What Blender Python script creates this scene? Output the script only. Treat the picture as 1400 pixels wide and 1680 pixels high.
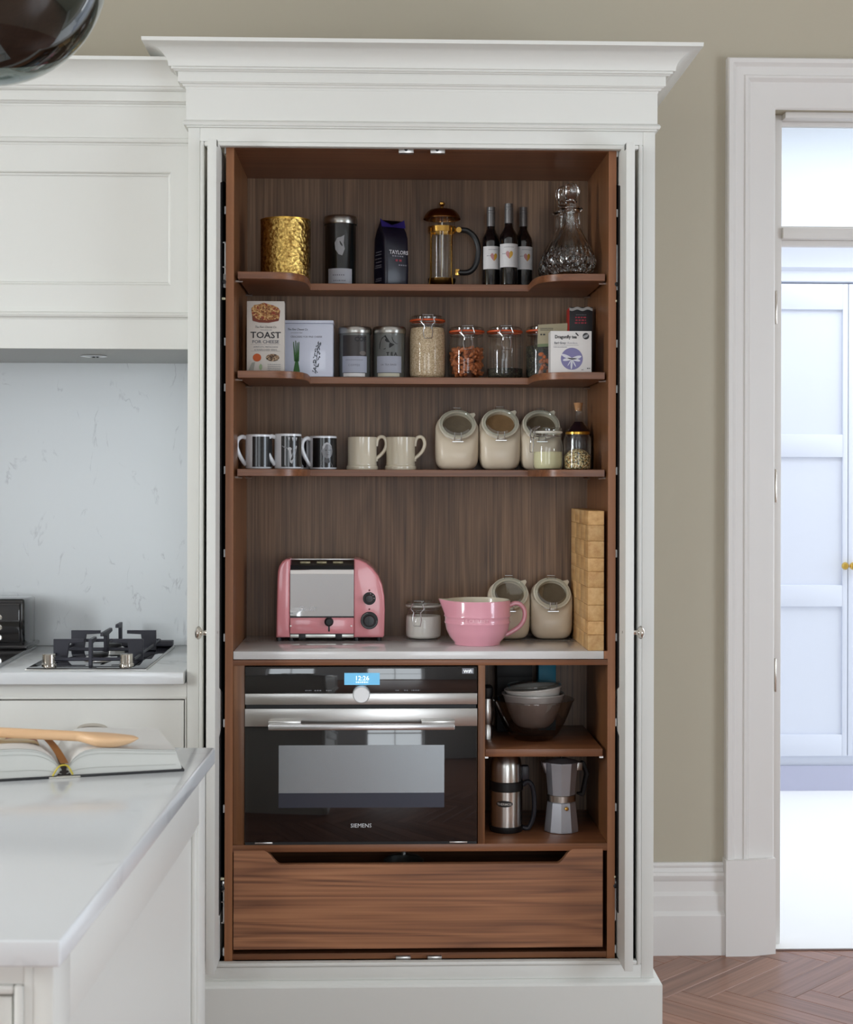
import bpy, bmesh, math, random
from mathutils import Vector, Matrix, Euler

for o in list(bpy.data.objects): bpy.data.objects.remove(o, do_unlink=True)
random.seed(7)
SC = bpy.context.scene
COL = SC.collection
PI = math.pi

# ------------------------------------------------------------------ camera
F = 2477.0                     # focal length in pixels of a 1400 x 1680 frame
CAM = Vector((-0.102, -4.446, 1.40))
YAW = -math.atan(75.0 / F)
ROLL = math.radians(0.13)
cd = bpy.data.cameras.new('camera')
cam = bpy.data.objects.new('camera', cd); COL.objects.link(cam)
cd.sensor_width = 36.0; cd.sensor_fit = 'AUTO'
cd.lens = F / 1680.0 * 36.0
cd.shift_y = -55.0 / 1680.0
cd.clip_start = 0.05; cd.clip_end = 100
cam.location = CAM
CM = Matrix.Rotation(YAW, 3, 'Z') @ Matrix.Rotation(PI / 2, 3, 'X') @ Matrix.Rotation(ROLL, 3, 'Z')
cam.rotation_euler = CM.to_euler()
cd.dof.use_dof = True; cd.dof.focus_distance = 3.95; cd.dof.aperture_fstop = 11.0
SC.camera = cam

# ------------------------------------------------------------------ world, exposure
SC.view_settings.view_transform = 'Standard'
SC.view_settings.look = 'None'
SC.view_settings.gamma = 1.0
SC.view_settings.use_curve_mapping = False
SC.view_settings.exposure = 0.20
SC.cycles.transparent_max_bounces = 32
w = bpy.data.worlds.new('sky'); SC.world = w; w.use_nodes = True
w.node_tree.nodes['Background'].inputs[0].default_value = (0.80, 0.90, 1.0, 1)
w.node_tree.nodes['Background'].inputs[1].default_value = 1.0

# room extents
ROOM_L, ROOM_R, ROOM_BACK, CEIL = -4.2, 3.4, -7.4, 3.15
HALL_L, HALL_R, HALL_Y0, HALL_Y1, HALL_C = 0.75, 4.0, 0.16, 2.95, 3.15

# windows of the place, plus the added hall roof light: (name, wall, centre along the wall, sill, width, height, power, colour)
WINDOWS = [
    ('left', -3.55, 1.00, 0.95, 1.70, 145, (0.90, 0.96, 1.0)),
    ('right', -2.90, 0.30, 1.70, 2.20, 78, (0.78, 0.88, 1.0)),
    ('rear', -2.35, 0.05, 1.50, 2.30, 28, (0.90, 0.96, 1.0)),
    ('rear', 0.75, 0.05, 1.70, 2.30, 40, (0.90, 0.96, 1.0)),
    ('hall_right', 1.55, 0.60, 2.00, 2.20, 30, (0.92, 0.96, 1.0)),
    ('hall_roof_added', 1.50, 2.30, 1.80, 1.80, 38, (0.92, 0.96, 1.0)),  # unseen light from above, added to whiten the hall floor
]
def area(name, loc, rot, sx, sy, power, col):
    l = bpy.data.lights.new(name, 'AREA'); l.shape = 'RECTANGLE'
    l.size = sx; l.size_y = sy; l.energy = power; l.color = col
    o = bpy.data.objects.new(name, l); COL.objects.link(o)
    o.location = loc; o.rotation_euler = rot
    return o
for wl, c, sill, ww, wh, pw, colr in WINDOWS:
    zc = sill + wh / 2
    if wl == 'left':   area('daylight_left', (ROOM_L - 0.19, c, zc), (0, -PI / 2, 0), wh, ww, pw, colr)
    if wl == 'right':  area('daylight_right', (ROOM_R + 0.19, c, zc), (0, PI / 2, 0), wh, ww, pw, colr)
    if wl == 'rear':   area('daylight_rear', (c, ROOM_BACK - 0.19, zc), (PI / 2, 0, 0), ww, wh, pw, colr)
    if wl == 'hall_right': area('daylight_hall', (HALL_R + 0.19, c, zc), (0, PI / 2, 0), wh, ww, pw, colr)
    if wl == 'hall_roof_added':  area('added_hall_roof_light', (sill, c, HALL_C + 0.12), (0, 0, 0), ww, wh, pw, colr)

# ------------------------------------------------------------------ pixel -> place on a plane of known depth
def at(px, py, Y):
    d = CM @ Vector(((px - 700.0) / F, (785.0 - py) / F, -1.0))
    t = (Y - CAM.y) / d.y
    return CAM + d * t
def PX(px, Y, py=785): return at(px, py, Y).x
def PZ(py, Y, px=690): return at(px, py, Y).z
def sz(n, Y): return n * (Y - CAM.y) / F

# ------------------------------------------------------------------ materials
def lin(c):
    return tuple(((v / 255.0) / 12.92 if v / 255.0 <= 0.04045 else ((v / 255.0 + 0.055) / 1.055) ** 2.4) for v in c) + (1.0,)
MATS = {}
def new_mat(name):
    m = bpy.data.materials.new(name); m.use_nodes = True
    nt = m.node_tree
    return m, nt, nt.nodes['Principled BSDF'], nt.nodes['Material Output']
def N(nt, t, **kw):
    n = nt.nodes.new(t)
    for k, v in kw.items(): setattr(n, k, v)
    return n
def mat(name, col, rough=0.5, metal=0.0, coat=0.0, bump=0.0, bscale=200.0, var=0.0, vscale=6.0, spec=0.5, emit=0.0, sheen=0.0):
    if name in MATS: return MATS[name]
    m, nt, p, out = new_mat(name)
    p.inputs['Base Color'].default_value = lin(col)
    p.inputs['Roughness'].default_value = rough
    p.inputs['Metallic'].default_value = metal
    p.inputs['Coat Weight'].default_value = coat
    p.inputs['Coat Roughness'].default_value = 0.05
    p.inputs['Specular IOR Level'].default_value = spec
    if emit:
        p.inputs['Emission Color'].default_value = lin(col); p.inputs['Emission Strength'].default_value = emit
    tc = N(nt, 'ShaderNodeTexCoord')
    if var:
        nz = N(nt, 'ShaderNodeTexNoise'); nz.inputs['Scale'].default_value = vscale; nz.inputs['Detail'].default_value = 4
        nt.links.new(tc.outputs['Object'], nz.inputs['Vector'])
        mx = N(nt, 'ShaderNodeMix', data_type='RGBA')
        c = lin(col)
        mx.inputs[6].default_value = tuple(v * (1 - var) for v in c[:3]) + (1,)
        mx.inputs[7].default_value = tuple(min(1, v * (1 + var)) for v in c[:3]) + (1,)
        nt.links.new(nz.outputs['Fac'], mx.inputs[0]); nt.links.new(mx.outputs[2], p.inputs['Base Color'])
    if bump:
        nz = N(nt, 'ShaderNodeTexNoise'); nz.inputs['Scale'].default_value = bscale; nz.inputs['Detail'].default_value = 3
        nt.links.new(tc.outputs['Object'], nz.inputs['Vector'])
        b = N(nt, 'ShaderNodeBump'); b.inputs['Strength'].default_value = bump; b.inputs['Distance'].default_value = 0.002
        nt.links.new(nz.outputs['Fac'], b.inputs['Height']); nt.links.new(b.outputs['Normal'], p.inputs['Normal'])
    MATS[name] = m
    return m

def wood(name, dark, mid, light, axis='Z', fine=55.0, figure=3.0, rough=0.42, per_object=False, contrast=1.0, long=1.3, band=0.16, stretch=0.07, rings=11.0, spread=0.28):
    if name in MATS: return MATS[name]
    m, nt, p, out = new_mat(name)
    tc = N(nt, 'ShaderNodeTexCoord')
    vec = tc.outputs['Object']
    if per_object:
        oi = N(nt, 'ShaderNodeObjectInfo')
        ad = N(nt, 'ShaderNodeVectorMath', operation='ADD')
        sc = N(nt, 'ShaderNodeVectorMath', operation='SCALE'); sc.inputs[0].default_value = (7.3, 3.1, 5.7)
        nt.links.new(oi.outputs['Random'], sc.inputs['Scale'])
        nt.links.new(vec, ad.inputs[0]); nt.links.new(sc.outputs[0], ad.inputs[1]); vec = ad.outputs[0]
    def mp(s_across, s_along):
        q = N(nt, 'ShaderNodeMapping')
        q.inputs['Scale'].default_value = {'X': (s_along, s_across, s_across), 'Y': (s_across, s_along, s_across), 'Z': (s_across, s_across, s_along)}[axis]
        nt.links.new(vec, q.inputs['Vector']); return q.outputs['Vector']
    n1 = N(nt, 'ShaderNodeTexNoise'); n1.inputs['Scale'].default_value = 1; n1.inputs['Detail'].default_value = 5; n1.inputs['Roughness'].default_value = 0.62
    nt.links.new(mp(fine, long), n1.inputs['Vector'])
    n2 = N(nt, 'ShaderNodeTexNoise'); n2.inputs['Scale'].default_value = 1; n2.inputs['Detail'].default_value = 2; n2.inputs['Distortion'].default_value = 0.4
    nt.links.new(mp(figure, figure * stretch), n2.inputs['Vector'])
    # rings cut by the plane: bands of the low noise
    mul = N(nt, 'ShaderNodeMath', operation='MULTIPLY'); mul.inputs[1].default_value = rings
    nt.links.new(n2.outputs['Fac'], mul.inputs[0])
    fr = N(nt, 'ShaderNodeMath', operation='PINGPONG'); fr.inputs[1].default_value = 0.5
    nt.links.new(mul.outputs[0], fr.inputs[0])
    mixf = N(nt, 'ShaderNodeMix', data_type='FLOAT'); mixf.inputs[0].default_value = band
    nt.links.new(n1.outputs['Fac'], mixf.inputs[2]); nt.links.new(fr.outputs[0], mixf.inputs[3])
    rp = N(nt, 'ShaderNodeValToRGB')
    e = rp.color_ramp.elements
    e[0].position = 0.5 - 0.26 / contrast; e[0].color = lin(dark)
    e[1].position = 0.5 + 0.22 / contrast; e[1].color = lin(light)
    q = e.new(0.46); q.color = lin(mid)
    nt.links.new(mixf.outputs[0], rp.inputs['Fac'])
    colr = rp.outputs['Color']
    if per_object:
        hs = N(nt, 'ShaderNodeHueSaturation')
        mr = N(nt, 'ShaderNodeMapRange'); mr.inputs[3].default_value = 1 - spread; mr.inputs[4].default_value = 1 + spread
        nt.links.new(oi.outputs['Random'], mr.inputs[0]); nt.links.new(mr.outputs[0], hs.inputs['Value'])
        nt.links.new(colr, hs.inputs['Color']); colr = hs.outputs['Color']
    nt.links.new(colr, p.inputs['Base Color'])
    p.inputs['Roughness'].default_value = rough
    b = N(nt, 'ShaderNodeBump'); b.inputs['Strength'].default_value = 0.12; b.inputs['Distance'].default_value = 0.001
    nt.links.new(n1.outputs['Fac'], b.inputs['Height']); nt.links.new(b.outputs['Normal'], p.inputs['Normal'])
    MATS[name] = m
    return m

def quartz(name, base, vein, rough=0.12, scale=2.2, amount=0.5, stretch=(1, 1, 1)):
    m, nt, p, out = new_mat(name)
    tc = N(nt, 'ShaderNodeTexCoord')
    mpn = N(nt, 'ShaderNodeMapping'); mpn.inputs['Scale'].default_value = stretch
    nt.links.new(tc.outputs['Object'], mpn.inputs['Vector'])
    n0 = N(nt, 'ShaderNodeTexNoise'); n0.inputs['Scale'].default_value = scale; n0.inputs['Detail'].default_value = 7; n0.inputs['Distortion'].default_value = 1.2
    n1 = N(nt, 'ShaderNodeTexNoise'); n1.inputs['Scale'].default_value = scale * 2.6; n1.inputs['Detail'].default_value = 3
    nt.links.new(mpn.outputs[0], n0.inputs['Vector']); nt.links.new(mpn.outputs[0], n1.inputs['Vector'])
    # thin broken veins where the first noise crosses one half, masked by the second
    s = N(nt, 'ShaderNodeMath', operation='SUBTRACT'); s.inputs[1].default_value = 0.5
    a = N(nt, 'ShaderNodeMath', operation='ABSOLUTE')
    mr = N(nt, 'ShaderNodeMapRange'); mr.inputs[1].default_value = 0.0; mr.inputs[2].default_value = 0.022; mr.inputs[3].default_value = 1; mr.inputs[4].default_value = 0
    mk = N(nt, 'ShaderNodeMapRange'); mk.inputs[1].default_value = 0.55; mk.inputs[2].default_value = 0.68; mk.inputs[3].default_value = 0; mk.inputs[4].default_value = amount
    nt.links.new(n0.outputs['Fac'], s.inputs[0]); nt.links.new(s.outputs[0], a.inputs[0]); nt.links.new(a.outputs[0], mr.inputs[0])
    nt.links.new(n1.outputs['Fac'], mk.inputs[0])
    mu = N(nt, 'ShaderNodeMath', operation='MULTIPLY'); nt.links.new(mr.outputs[0], mu.inputs[0]); nt.links.new(mk.outputs[0], mu.inputs[1])
    mx = N(nt, 'ShaderNodeMix', data_type='RGBA'); mx.inputs[6].default_value = lin(base); mx.inputs[7].default_value = lin(vein)
    nt.links.new(mu.outputs[0], mx.inputs[0]); nt.links.new(mx.outputs[2], p.inputs['Base Color'])
    p.inputs['Roughness'].default_value = rough
    MATS[name] = m
    return m

def thin_glass(name, tint=(245, 250, 250), edge=0.35, gloss=0.03, ior=1.45, reflect=1.0):
    """clear thin-walled glass: Fresnel mirror over plain transmission"""
    if name in MATS: return MATS[name]
    m, nt, p, out = new_mat(name)
    nt.nodes.remove(p)
    tr = N(nt, 'ShaderNodeBsdfTransparent'); tr.inputs[0].default_value = lin(tint)
    gl = N(nt, 'ShaderNodeBsdfGlossy'); gl.inputs['Roughness'].default_value = gloss
    gl.inputs[0].default_value = (reflect, reflect, reflect, 1)
    # the wall is thin: the same Fresnel curve from either side
    fr = N(nt, 'ShaderNodeFresnel'); ge = N(nt, 'ShaderNodeNewGeometry')
    im = N(nt, 'ShaderNodeMix', data_type='FLOAT'); im.inputs[2].default_value = ior; im.inputs[3].default_value = 1.0 / ior
    nt.links.new(ge.outputs['Backfacing'], im.inputs[0]); nt.links.new(im.outputs[0], fr.inputs['IOR'])
    mx = N(nt, 'ShaderNodeMixShader')
    nt.links.new(fr.outputs[0], mx.inputs[0]); nt.links.new(tr.outputs[0], mx.inputs[1]); nt.links.new(gl.outputs[0], mx.inputs[2])
    nt.links.new(mx.outputs[0], out.inputs['Surface'])
    MATS[name] = m
    return m
def solid_glass(name, tint=(255, 255, 255), rough=0.0, ior=1.52):
    m, nt, p, out = new_mat(name)
    p.inputs['Base Color'].default_value = lin(tint); p.inputs['Roughness'].default_value = rough
    p.inputs['Transmission Weight'].default_value = 1.0; p.inputs['IOR'].default_value = ior
    MATS[name] = m
    return m

def speckle(name, cols, scale=300.0, rough=0.6, bump=0.4):
    """grain, leaf and seed fills: cells of a few colours"""
    m, nt, p, out = new_mat(name)
    tc = N(nt, 'ShaderNodeTexCoord')
    v = N(nt, 'ShaderNodeTexVoronoi'); v.inputs['Scale'].default_value = scale
    nt.links.new(tc.outputs['Object'], v.inputs['Vector'])
    sp = N(nt, 'ShaderNodeSeparateColor'); nt.links.new(v.outputs['Color'], sp.inputs[0])
    rp = N(nt, 'ShaderNodeValToRGB'); rp.color_ramp.interpolation = 'CONSTANT'
    e = rp.color_ramp.elements
    e[0].position = 0; e[0].color = lin(cols[0]); e[1].position = 1.0 / len(cols); e[1].color = lin(cols[1])
    for i, c in enumerate(cols[2:]):
        q = e.new((i + 2.0) / len(cols)); q.color = lin(c)
    nt.links.new(sp.outputs[0], rp.inputs['Fac']); nt.links.new(rp.outputs['Color'], p.inputs['Base Color'])
    b = N(nt, 'ShaderNodeBump'); b.inputs['Strength'].default_value = bump; b.inputs['Distance'].default_value = 0.002
    nt.links.new(v.outputs['Distance'], b.inputs['Height']); nt.links.new(b.outputs['Normal'], p.inputs['Normal'])
    p.inputs['Roughness'].default_value = rough
    MATS[name] = m
    return m

def hammered(name, col, dark, scale=130.0, rough=0.22):
    m, nt, p, out = new_mat(name)
    tc = N(nt, 'ShaderNodeTexCoord')
    nz = N(nt, 'ShaderNodeTexNoise'); nz.inputs['Scale'].default_value = scale; nz.inputs['Detail'].default_value = 5; nz.inputs['Roughness'].default_value = 0.7
    v = N(nt, 'ShaderNodeTexVoronoi'); v.inputs['Scale'].default_value = scale
    nt.links.new(tc.outputs['Object'], nz.inputs['Vector']); nt.links.new(tc.outputs['Object'], v.inputs['Vector'])
    rp = N(nt, 'ShaderNodeValToRGB'); e = rp.color_ramp.elements
    e[0].position = 0.40; e[0].color = lin(dark); e[1].position = 0.56; e[1].color = lin(col)
    nt.links.new(nz.outputs['Fac'], rp.inputs['Fac']); nt.links.new(rp.outputs['Color'], p.inputs['Base Color'])
    ad = N(nt, 'ShaderNodeMath', operation='ADD'); nt.links.new(nz.outputs['Fac'], ad.inputs[0]); nt.links.new(v.outputs['Distance'], ad.inputs[1])
    b = N(nt, 'ShaderNodeBump'); b.inputs['Strength'].default_value = 0.8; b.inputs['Distance'].default_value = 0.0022
    nt.links.new(ad.outputs[0], b.inputs['Height']); nt.links.new(b.outputs['Normal'], p.inputs['Normal'])
    p.inputs['Metallic'].default_value = 1.0; p.inputs['Roughness'].default_value = rough
    MATS[name] = m
    return m

PAINT = mat('cabinet_paint', (222, 221, 215), 0.42)
TRIM = mat('trim_paint', (228, 224, 220), 0.40)
REARP = mat('rear_wall_paint', (206, 208, 210), 0.7)
WALLP = mat('wall_paint', (184, 175, 156), 0.75, bump=0.05, bscale=400)
CEILP = mat('ceiling_paint', (238, 238, 234), 0.8)
HALLP = mat('hall_paint', (236, 238, 244), 0.5)
QUARTZ = quartz('quartz_white', (226, 228, 229), (176, 178, 180), rough=0.13, scale=2.2, amount=0.55, stretch=(1, 1, 1))
SPLASH = quartz('quartz_splash', (224, 228, 231), (172, 174, 180), rough=0.22, scale=7.5, amount=0.55, stretch=(1.5, 1, 0.7))
LARDQ = mat('quartz_plain', (214, 211, 209), 0.10, var=0.03, vscale=14)
WAL_V = wood('walnut_upright', (74, 53, 38), (114, 86, 63), (146, 114, 87), 'Z', fine=200, figure=4.5, rough=0.45, contrast=1.2, long=3.0, band=0.18, stretch=0.10, rings=12)
WAL_S = wood('walnut_side', (90, 57, 35), (122, 79, 48), (146, 99, 62), 'Z', fine=80, figure=2.2, rough=0.36)
WAL_E = wood('walnut_edge', (126, 79, 48), (148, 95, 59), (164, 109, 69), 'Z', fine=60, figure=1.5, rough=0.4)
WAL_H = wood('walnut_level', (92, 56, 36), (126, 80, 52), (150, 100, 66), 'X', fine=85, figure=2.4, rough=0.34)
WAL_D = wood('walnut_drawer', (98, 62, 44), (158, 107, 75), (192, 139, 100), 'X', fine=150, figure=7.5, rough=0.38, contrast=0.88, long=1.2, band=0.40, stretch=0.07, rings=13)
PARQ = wood('parquet_wood', (108, 74, 60), (144, 104, 86), (168, 126, 106), 'X', fine=70, figure=4, rough=0.30, per_object=True, spread=0.16)
STEEL = mat('brushed_steel', (205, 203, 200), 0.28, 1.0)
CHROME = mat('polished_chrome', (235, 235, 235), 0.06, 1.0)
NICKEL = mat('satin_nickel', (214, 207, 198), 0.18, 1.0)
BLACKGL = mat('black_glass', (7, 7, 10), 0.04, 0.0, coat=1.0, spec=0.7)
BLACKPL = mat('black_plastic', (16, 16, 18), 0.45)
BLACKLN = mat('lining_and_shade_black', (9, 9, 11), 0.7)
IRON = mat('cast_iron', (52, 52, 62), 0.45)
GLASS = thin_glass('clear_glass', (252, 253, 252))
GLASS_L = thin_glass('lid_glass', (240, 243, 242), ior=2.0)
WHITE = mat('white_card', (232, 230, 228), 0.6)
INK = mat('dark_ink', (40, 40, 44), 0.6)
GREYINK = mat('grey_ink', (110, 110, 116), 0.6)

# ------------------------------------------------------------------ mesh builder
class MB:
    def __init__(self): self.bm = bmesh.new()
    def box(self, x0, x1, y0, y1, z0, z1, bev=0.0, seg=2, M=None):
        vs = [self.bm.verts.new(p) for p in ((x0, y0, z0), (x1, y0, z0), (x1, y1, z0), (x0, y1, z0), (x0, y0, z1), (x1, y0, z1), (x1, y1, z1), (x0, y1, z1))]
        fs = [self.bm.faces.new([vs[i] for i in q]) for q in ((0, 3, 2, 1), (4, 5, 6, 7), (0, 1, 5, 4), (1, 2, 6, 5), (2, 3, 7, 6), (3, 0, 4, 7))]
        if M is not None: bmesh.ops.transform(self.bm, matrix=M, verts=vs)
        if bev > 0:
            es = list({e for f in fs for e in f.edges})
            bmesh.ops.bevel(self.bm, geom=es, offset=bev, segments=seg, profile=0.5, affect='EDGES')
        return self
    def prism(self, poly, a, b, axis='Y', bev=0.0, seg=2):
        """poly: 2-D outline; axis Y -> (x,z) outline between y=a..b; X -> (y,z); Z -> (x,y)"""
        def P(u, v, t): return {'Y': (u, t, v), 'X': (t, u, v), 'Z': (u, v, t)}[axis]
        A = [self.bm.verts.new(P(u, v, a)) for u, v in poly]; B = [self.bm.verts.new(P(u, v, b)) for u, v in poly]
        n = len(poly); fs = []
        for i in range(n):
            j = (i + 1) % n
            fs.append(self.bm.faces.new((A[i], A[j], B[j], B[i])))
        ca = self.bm.faces.new(list(reversed(A))); cb = self.bm.faces.new(B)
        bmesh.ops.recalc_face_normals(self.bm, faces=fs + [ca, cb])
        if bev > 0:
            es = list(set(list(ca.edges) + list(cb.edges)))
            bmesh.ops.bevel(self.bm, geom=es, offset=bev, segments=seg, profile=0.5, affect='EDGES')
        return self
    def lathe(self, prof, c=(0, 0, 0), seg=40, M=None, a0=0.0, a1=2 * PI, sides=None):
        """prof: (r, z) pairs; turned about Z"""
        full = abs((a1 - a0) - 2 * PI) < 1e-6
        n = sides or seg; k = n if full else n + 1
        rings = []; new = []
        for r, z in prof:
            if r < 1e-6:
                v = self.bm.verts.new((c[0], c[1], c[2] + z)); rings.append([v]); new.append(v)
            else:
                ring = []
                for i in range(k):
                    a = a0 + (a1 - a0) * i / n
                    v = self.bm.verts.new((c[0] + r * math.cos(a), c[1] + r * math.sin(a), c[2] + z)); ring.append(v); new.append(v)
                rings.append(ring)
        for p, q in zip(rings[:-1], rings[1:]):
            m = n if full else n
            for i in range(m):
                j = (i + 1) % k if full else i + 1
                if len(p) == 1 and len(q) == 1: continue
                if len(p) == 1: f = (p[0], q[j], q[i])
                elif len(q) == 1: f = (p[i], p[j], q[0])
                else: f = (p[i], p[j], q[j], q[i])
                try: self.bm.faces.new(f)
                except ValueError: pass
        if M is not None: bmesh.ops.transform(self.bm, matrix=M, verts=new)
        return self
    def tube(self, pts, r, seg=8, closed=False, cap=True, flat=1.0, up=None):
        pts = [Vector(p) for p in pts]; n = len(pts)
        rs = r if isinstance(r, (list, tuple)) else [r] * n
        tang = []
        for i in range(n):
            if closed: t = pts[(i + 1) % n] - pts[i - 1]
            else: t = pts[min(i + 1, n - 1)] - pts[max(i - 1, 0)]
            tang.append(t.normalized())
        u = Vector(up) if up else (Vector((0, 0, 1)) if abs(tang[0].z) < 0.9 else Vector((1, 0, 0)))
        rings = []
        for i in range(n):
            t = tang[i]
            u = (u - t * u.dot(t))
            if u.length < 1e-6: u = t.orthogonal()
            u.normalize(); v = t.cross(u)
            rings.append([self.bm.verts.new(pts[i] + (u * math.cos(2 * PI * k / seg) * flat + v * math.sin(2 * PI * k / seg)) * rs[i]) for k in range(seg)])
        m = n if closed else n - 1
        for i in range(m):
            a, b = rings[i], rings[(i + 1) % n]
            for k in range(seg):
                l = (k + 1) % seg
                self.bm.faces.new((a[k], a[l], b[l], b[k]))
        if cap and not closed:
            self.bm.faces.new(list(reversed(rings[0]))); self.bm.faces.new(rings[-1])
        return self
    def sphere(self, c, r, seg=20, rings=12, s=(1, 1, 1), M=None):
        ret = bmesh.ops.create_uvsphere(self.bm, u_segments=seg, v_segments=rings, radius=r)
        mm = Matrix.Translation(c) @ (M if M is not None else Matrix.Identity(4)) @ Matrix.Diagonal((s[0], s[1], s[2], 1))
        bmesh.ops.transform(self.bm, matrix=mm, verts=ret['verts']); return self
    def grid(self, fn, nu, nv, thick=None):
        vs = [[self.bm.verts.new(fn(i / nu, j / nv)) for j in range(nv + 1)] for i in range(nu + 1)]
        for i in range(nu):
            for j in range(nv):
                self.bm.faces.new((vs[i][j], vs[i + 1][j], vs[i + 1][j + 1], vs[i][j + 1]))
        return self
    def build(self, name, material, parent=None, smooth=35.0, recalc=True, kind=None, label=None):
        if recalc: bmesh.ops.recalc_face_normals(self.bm, faces=self.bm.faces)
        me = bpy.data.meshes.new(name); self.bm.to_mesh(me); self.bm.free()
        if smooth:
            me.polygons.foreach_set('use_smooth', [True] * len(me.polygons))
            me.set_sharp_from_angle(angle=math.radians(smooth))
        o = bpy.data.objects.new(name, me); COL.objects.link(o)
        me.materials.append(material)
        if parent is not None: o.parent = parent
        if kind: o['kind'] = kind
        if label: o['label'] = label
        return o

def bx(name, material, parent, x0, x1, y0, y1, z0, z1, bev=0.0, **kw):
    return MB().box(min(x0, x1), max(x0, x1), min(y0, y1), max(y0, y1), min(z0, z1), max(z0, z1), bev).build(name, material, parent, **kw)
def tag(o, label, cat, group=None):
    o['label'] = label; o['category'] = cat
    if group: o['group'] = group
    return o
def thing(name, label, cat, loc=(0, 0, 0), rotz=0.0, group=None):
    o = bpy.data.objects.new(name, None); COL.objects.link(o)
    o.empty_display_size = 0.05
    o.location = loc; o.rotation_euler = (0, 0, rotz)
    return tag(o, label, cat, group)
def struct(o, label=None):
    o['kind'] = 'structure'
    if label: o['label'] = label
    return o
def sroot(name, label, loc=(0, 0, 0)):
    o = bpy.data.objects.new(name, None); COL.objects.link(o); o.location = loc
    return struct(o, label)
def dup(root, loc, rotz, label=None):
    r = root.copy(); COL.objects.link(r); r.location = loc; r.rotation_euler = (0, 0, rotz)
    if label: r['label'] = label
    for ch in list(root.children):
        c = ch.copy(); COL.objects.link(c); c.parent = r
        for g in ch.children:
            d = g.copy(); COL.objects.link(d); d.parent = c
    return r

def wrap(R):                      # flat (u, v) onto the front of a cylinder of radius R standing at the local origin
    return lambda u, v, lift=0.0: ((R + lift) * math.sin(u / R), -(R + lift) * math.cos(u / R), v)
def flat(y, x0=0.0, z0=0.0):
    return lambda u, v, lift=0.0: (x0 + u, y - lift, z0 + v)
def patch(name, material, parent, mapf, u0, u1, v0, v1, lift=0.0004, nu=16, nv=2):
    b = MB(); b.grid(lambda s, t: mapf(u0 + (u1 - u0) * s, v0 + (v1 - v0) * t, lift), nu, nv)
    return b.build(name, material, parent)
def blob(name, material, parent, mapf, pts, lift=0.0006):
    """flat printed shape from an outline in (u, v)"""
    b = MB(); b.bm.faces.new([b.bm.verts.new(mapf(u, v, lift)) for u, v in pts])
    bmesh.ops.triangulate(b.bm, faces=b.bm.faces)
    return b.build(name, material, parent, smooth=0, recalc=False)
def ell(cx, cy, rx, ry, n=24, a=0.0):
    return [(cx + rx * math.cos(2 * PI * i / n) * math.cos(a) - ry * math.sin(2 * PI * i / n) * math.sin(a), cy + rx * math.cos(2 * PI * i / n) * math.sin(a) + ry * math.sin(2 * PI * i / n) * math.cos(a)) for i in range(n)]
def text(name, body, size, material, parent, mapf, u=0.0, v=0.0, lift=0.0008, shear=0.0, space=1.0, sx=1.0, bold=0.0, align='CENTER'):
    cu = bpy.data.curves.new('lettering', 'FONT'); cu.body = body; cu.size = size; cu.align_x = align
    cu.shear = shear; cu.space_character = space; cu.resolution_u = 2; cu.offset = bold
    ob = bpy.data.objects.new('lettering', cu); COL.objects.link(ob)
    dg = bpy.context.evaluated_depsgraph_get()
    me = bpy.data.meshes.new_from_object(ob.evaluated_get(dg))
    bpy.data.objects.remove(ob, do_unlink=True)
    for vt in me.vertices:
        vt.co = Vector(mapf(u + vt.co.x * sx, v + vt.co.y, lift))
    me.name = name
    me.materials.clear(); me.materials.append(material)
    o = bpy.data.objects.new(name, me); COL.objects.link(o); o.parent = parent
    return o
def dashes(name, material, parent, mapf, u0, u1, v, h, lift=0.0008, seed=1, wmin=0.0015, wmax=0.005):
    """a line of print too small to read"""
    rnd = random.Random(seed); b = MB(); u = u0
    while u < u1:
        wd = min(rnd.uniform(wmin, wmax), u1 - u)
        b.bm.faces.new([b.bm.verts.new(mapf(x, y, lift)) for x, y in ((u, v), (u + wd, v), (u + wd, v + h), (u, v + h))])
        u += wd + h * 0.7
    return b.build(name, material, parent, smooth=0, recalc=False)
def arc(cx, cz, r, a0, a1, n=10):
    return [(cx + r * math.cos(a0 + (a1 - a0) * i / n), cz + r * math.sin(a0 + (a1 - a0) * i / n)) for i in range(n + 1)]
def smooth_path(pts, n=6):
    pts = [Vector(p) for p in pts]; out = []
    for i in range(len(pts) - 1):
        p0 = pts[max(i - 1, 0)]; p1 = pts[i]; p2 = pts[i + 1]; p3 = pts[min(i + 2, len(pts) - 1)]
        for k in range(n):
            t = k / n
            out.append(0.5 * ((2 * p1) + (p2 - p0) * t + (2 * p0 - 5 * p1 + 4 * p2 - p3) * t * t + (3 * p1 - p0 - 3 * p2 + p3) * t ** 3))
    out.append(pts[-1]); return out
def sweep3(b, prof, xl, xr, yf, yb, left=True, right=True):
    """moulding profile (out, z) carried round left return, front and right return with mitres"""
    rows = []
    for o_, z in prof:
        row = []
        if left: row.append((xl - o_, yb, z))
        row.append((xl - (o_ if left else 0), yf - o_, z)); row.append((xr + (o_ if right else 0), yf - o_, z))
        if right: row.append((xr + o_, yb, z))
        rows.append([b.bm.verts.new(p) for p in row])
    n = len(rows)
    for i in range(n):
        a, c = rows[i], rows[(i + 1) % n]
        for k in range(len(a) - 1):
            b.bm.faces.new((a[k], a[k + 1], c[k + 1], c[k]))
    b.bm.faces.new([r[0] for r in rows]); b.bm.faces.new([r[-1] for r in reversed(rows)])
    return b
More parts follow.
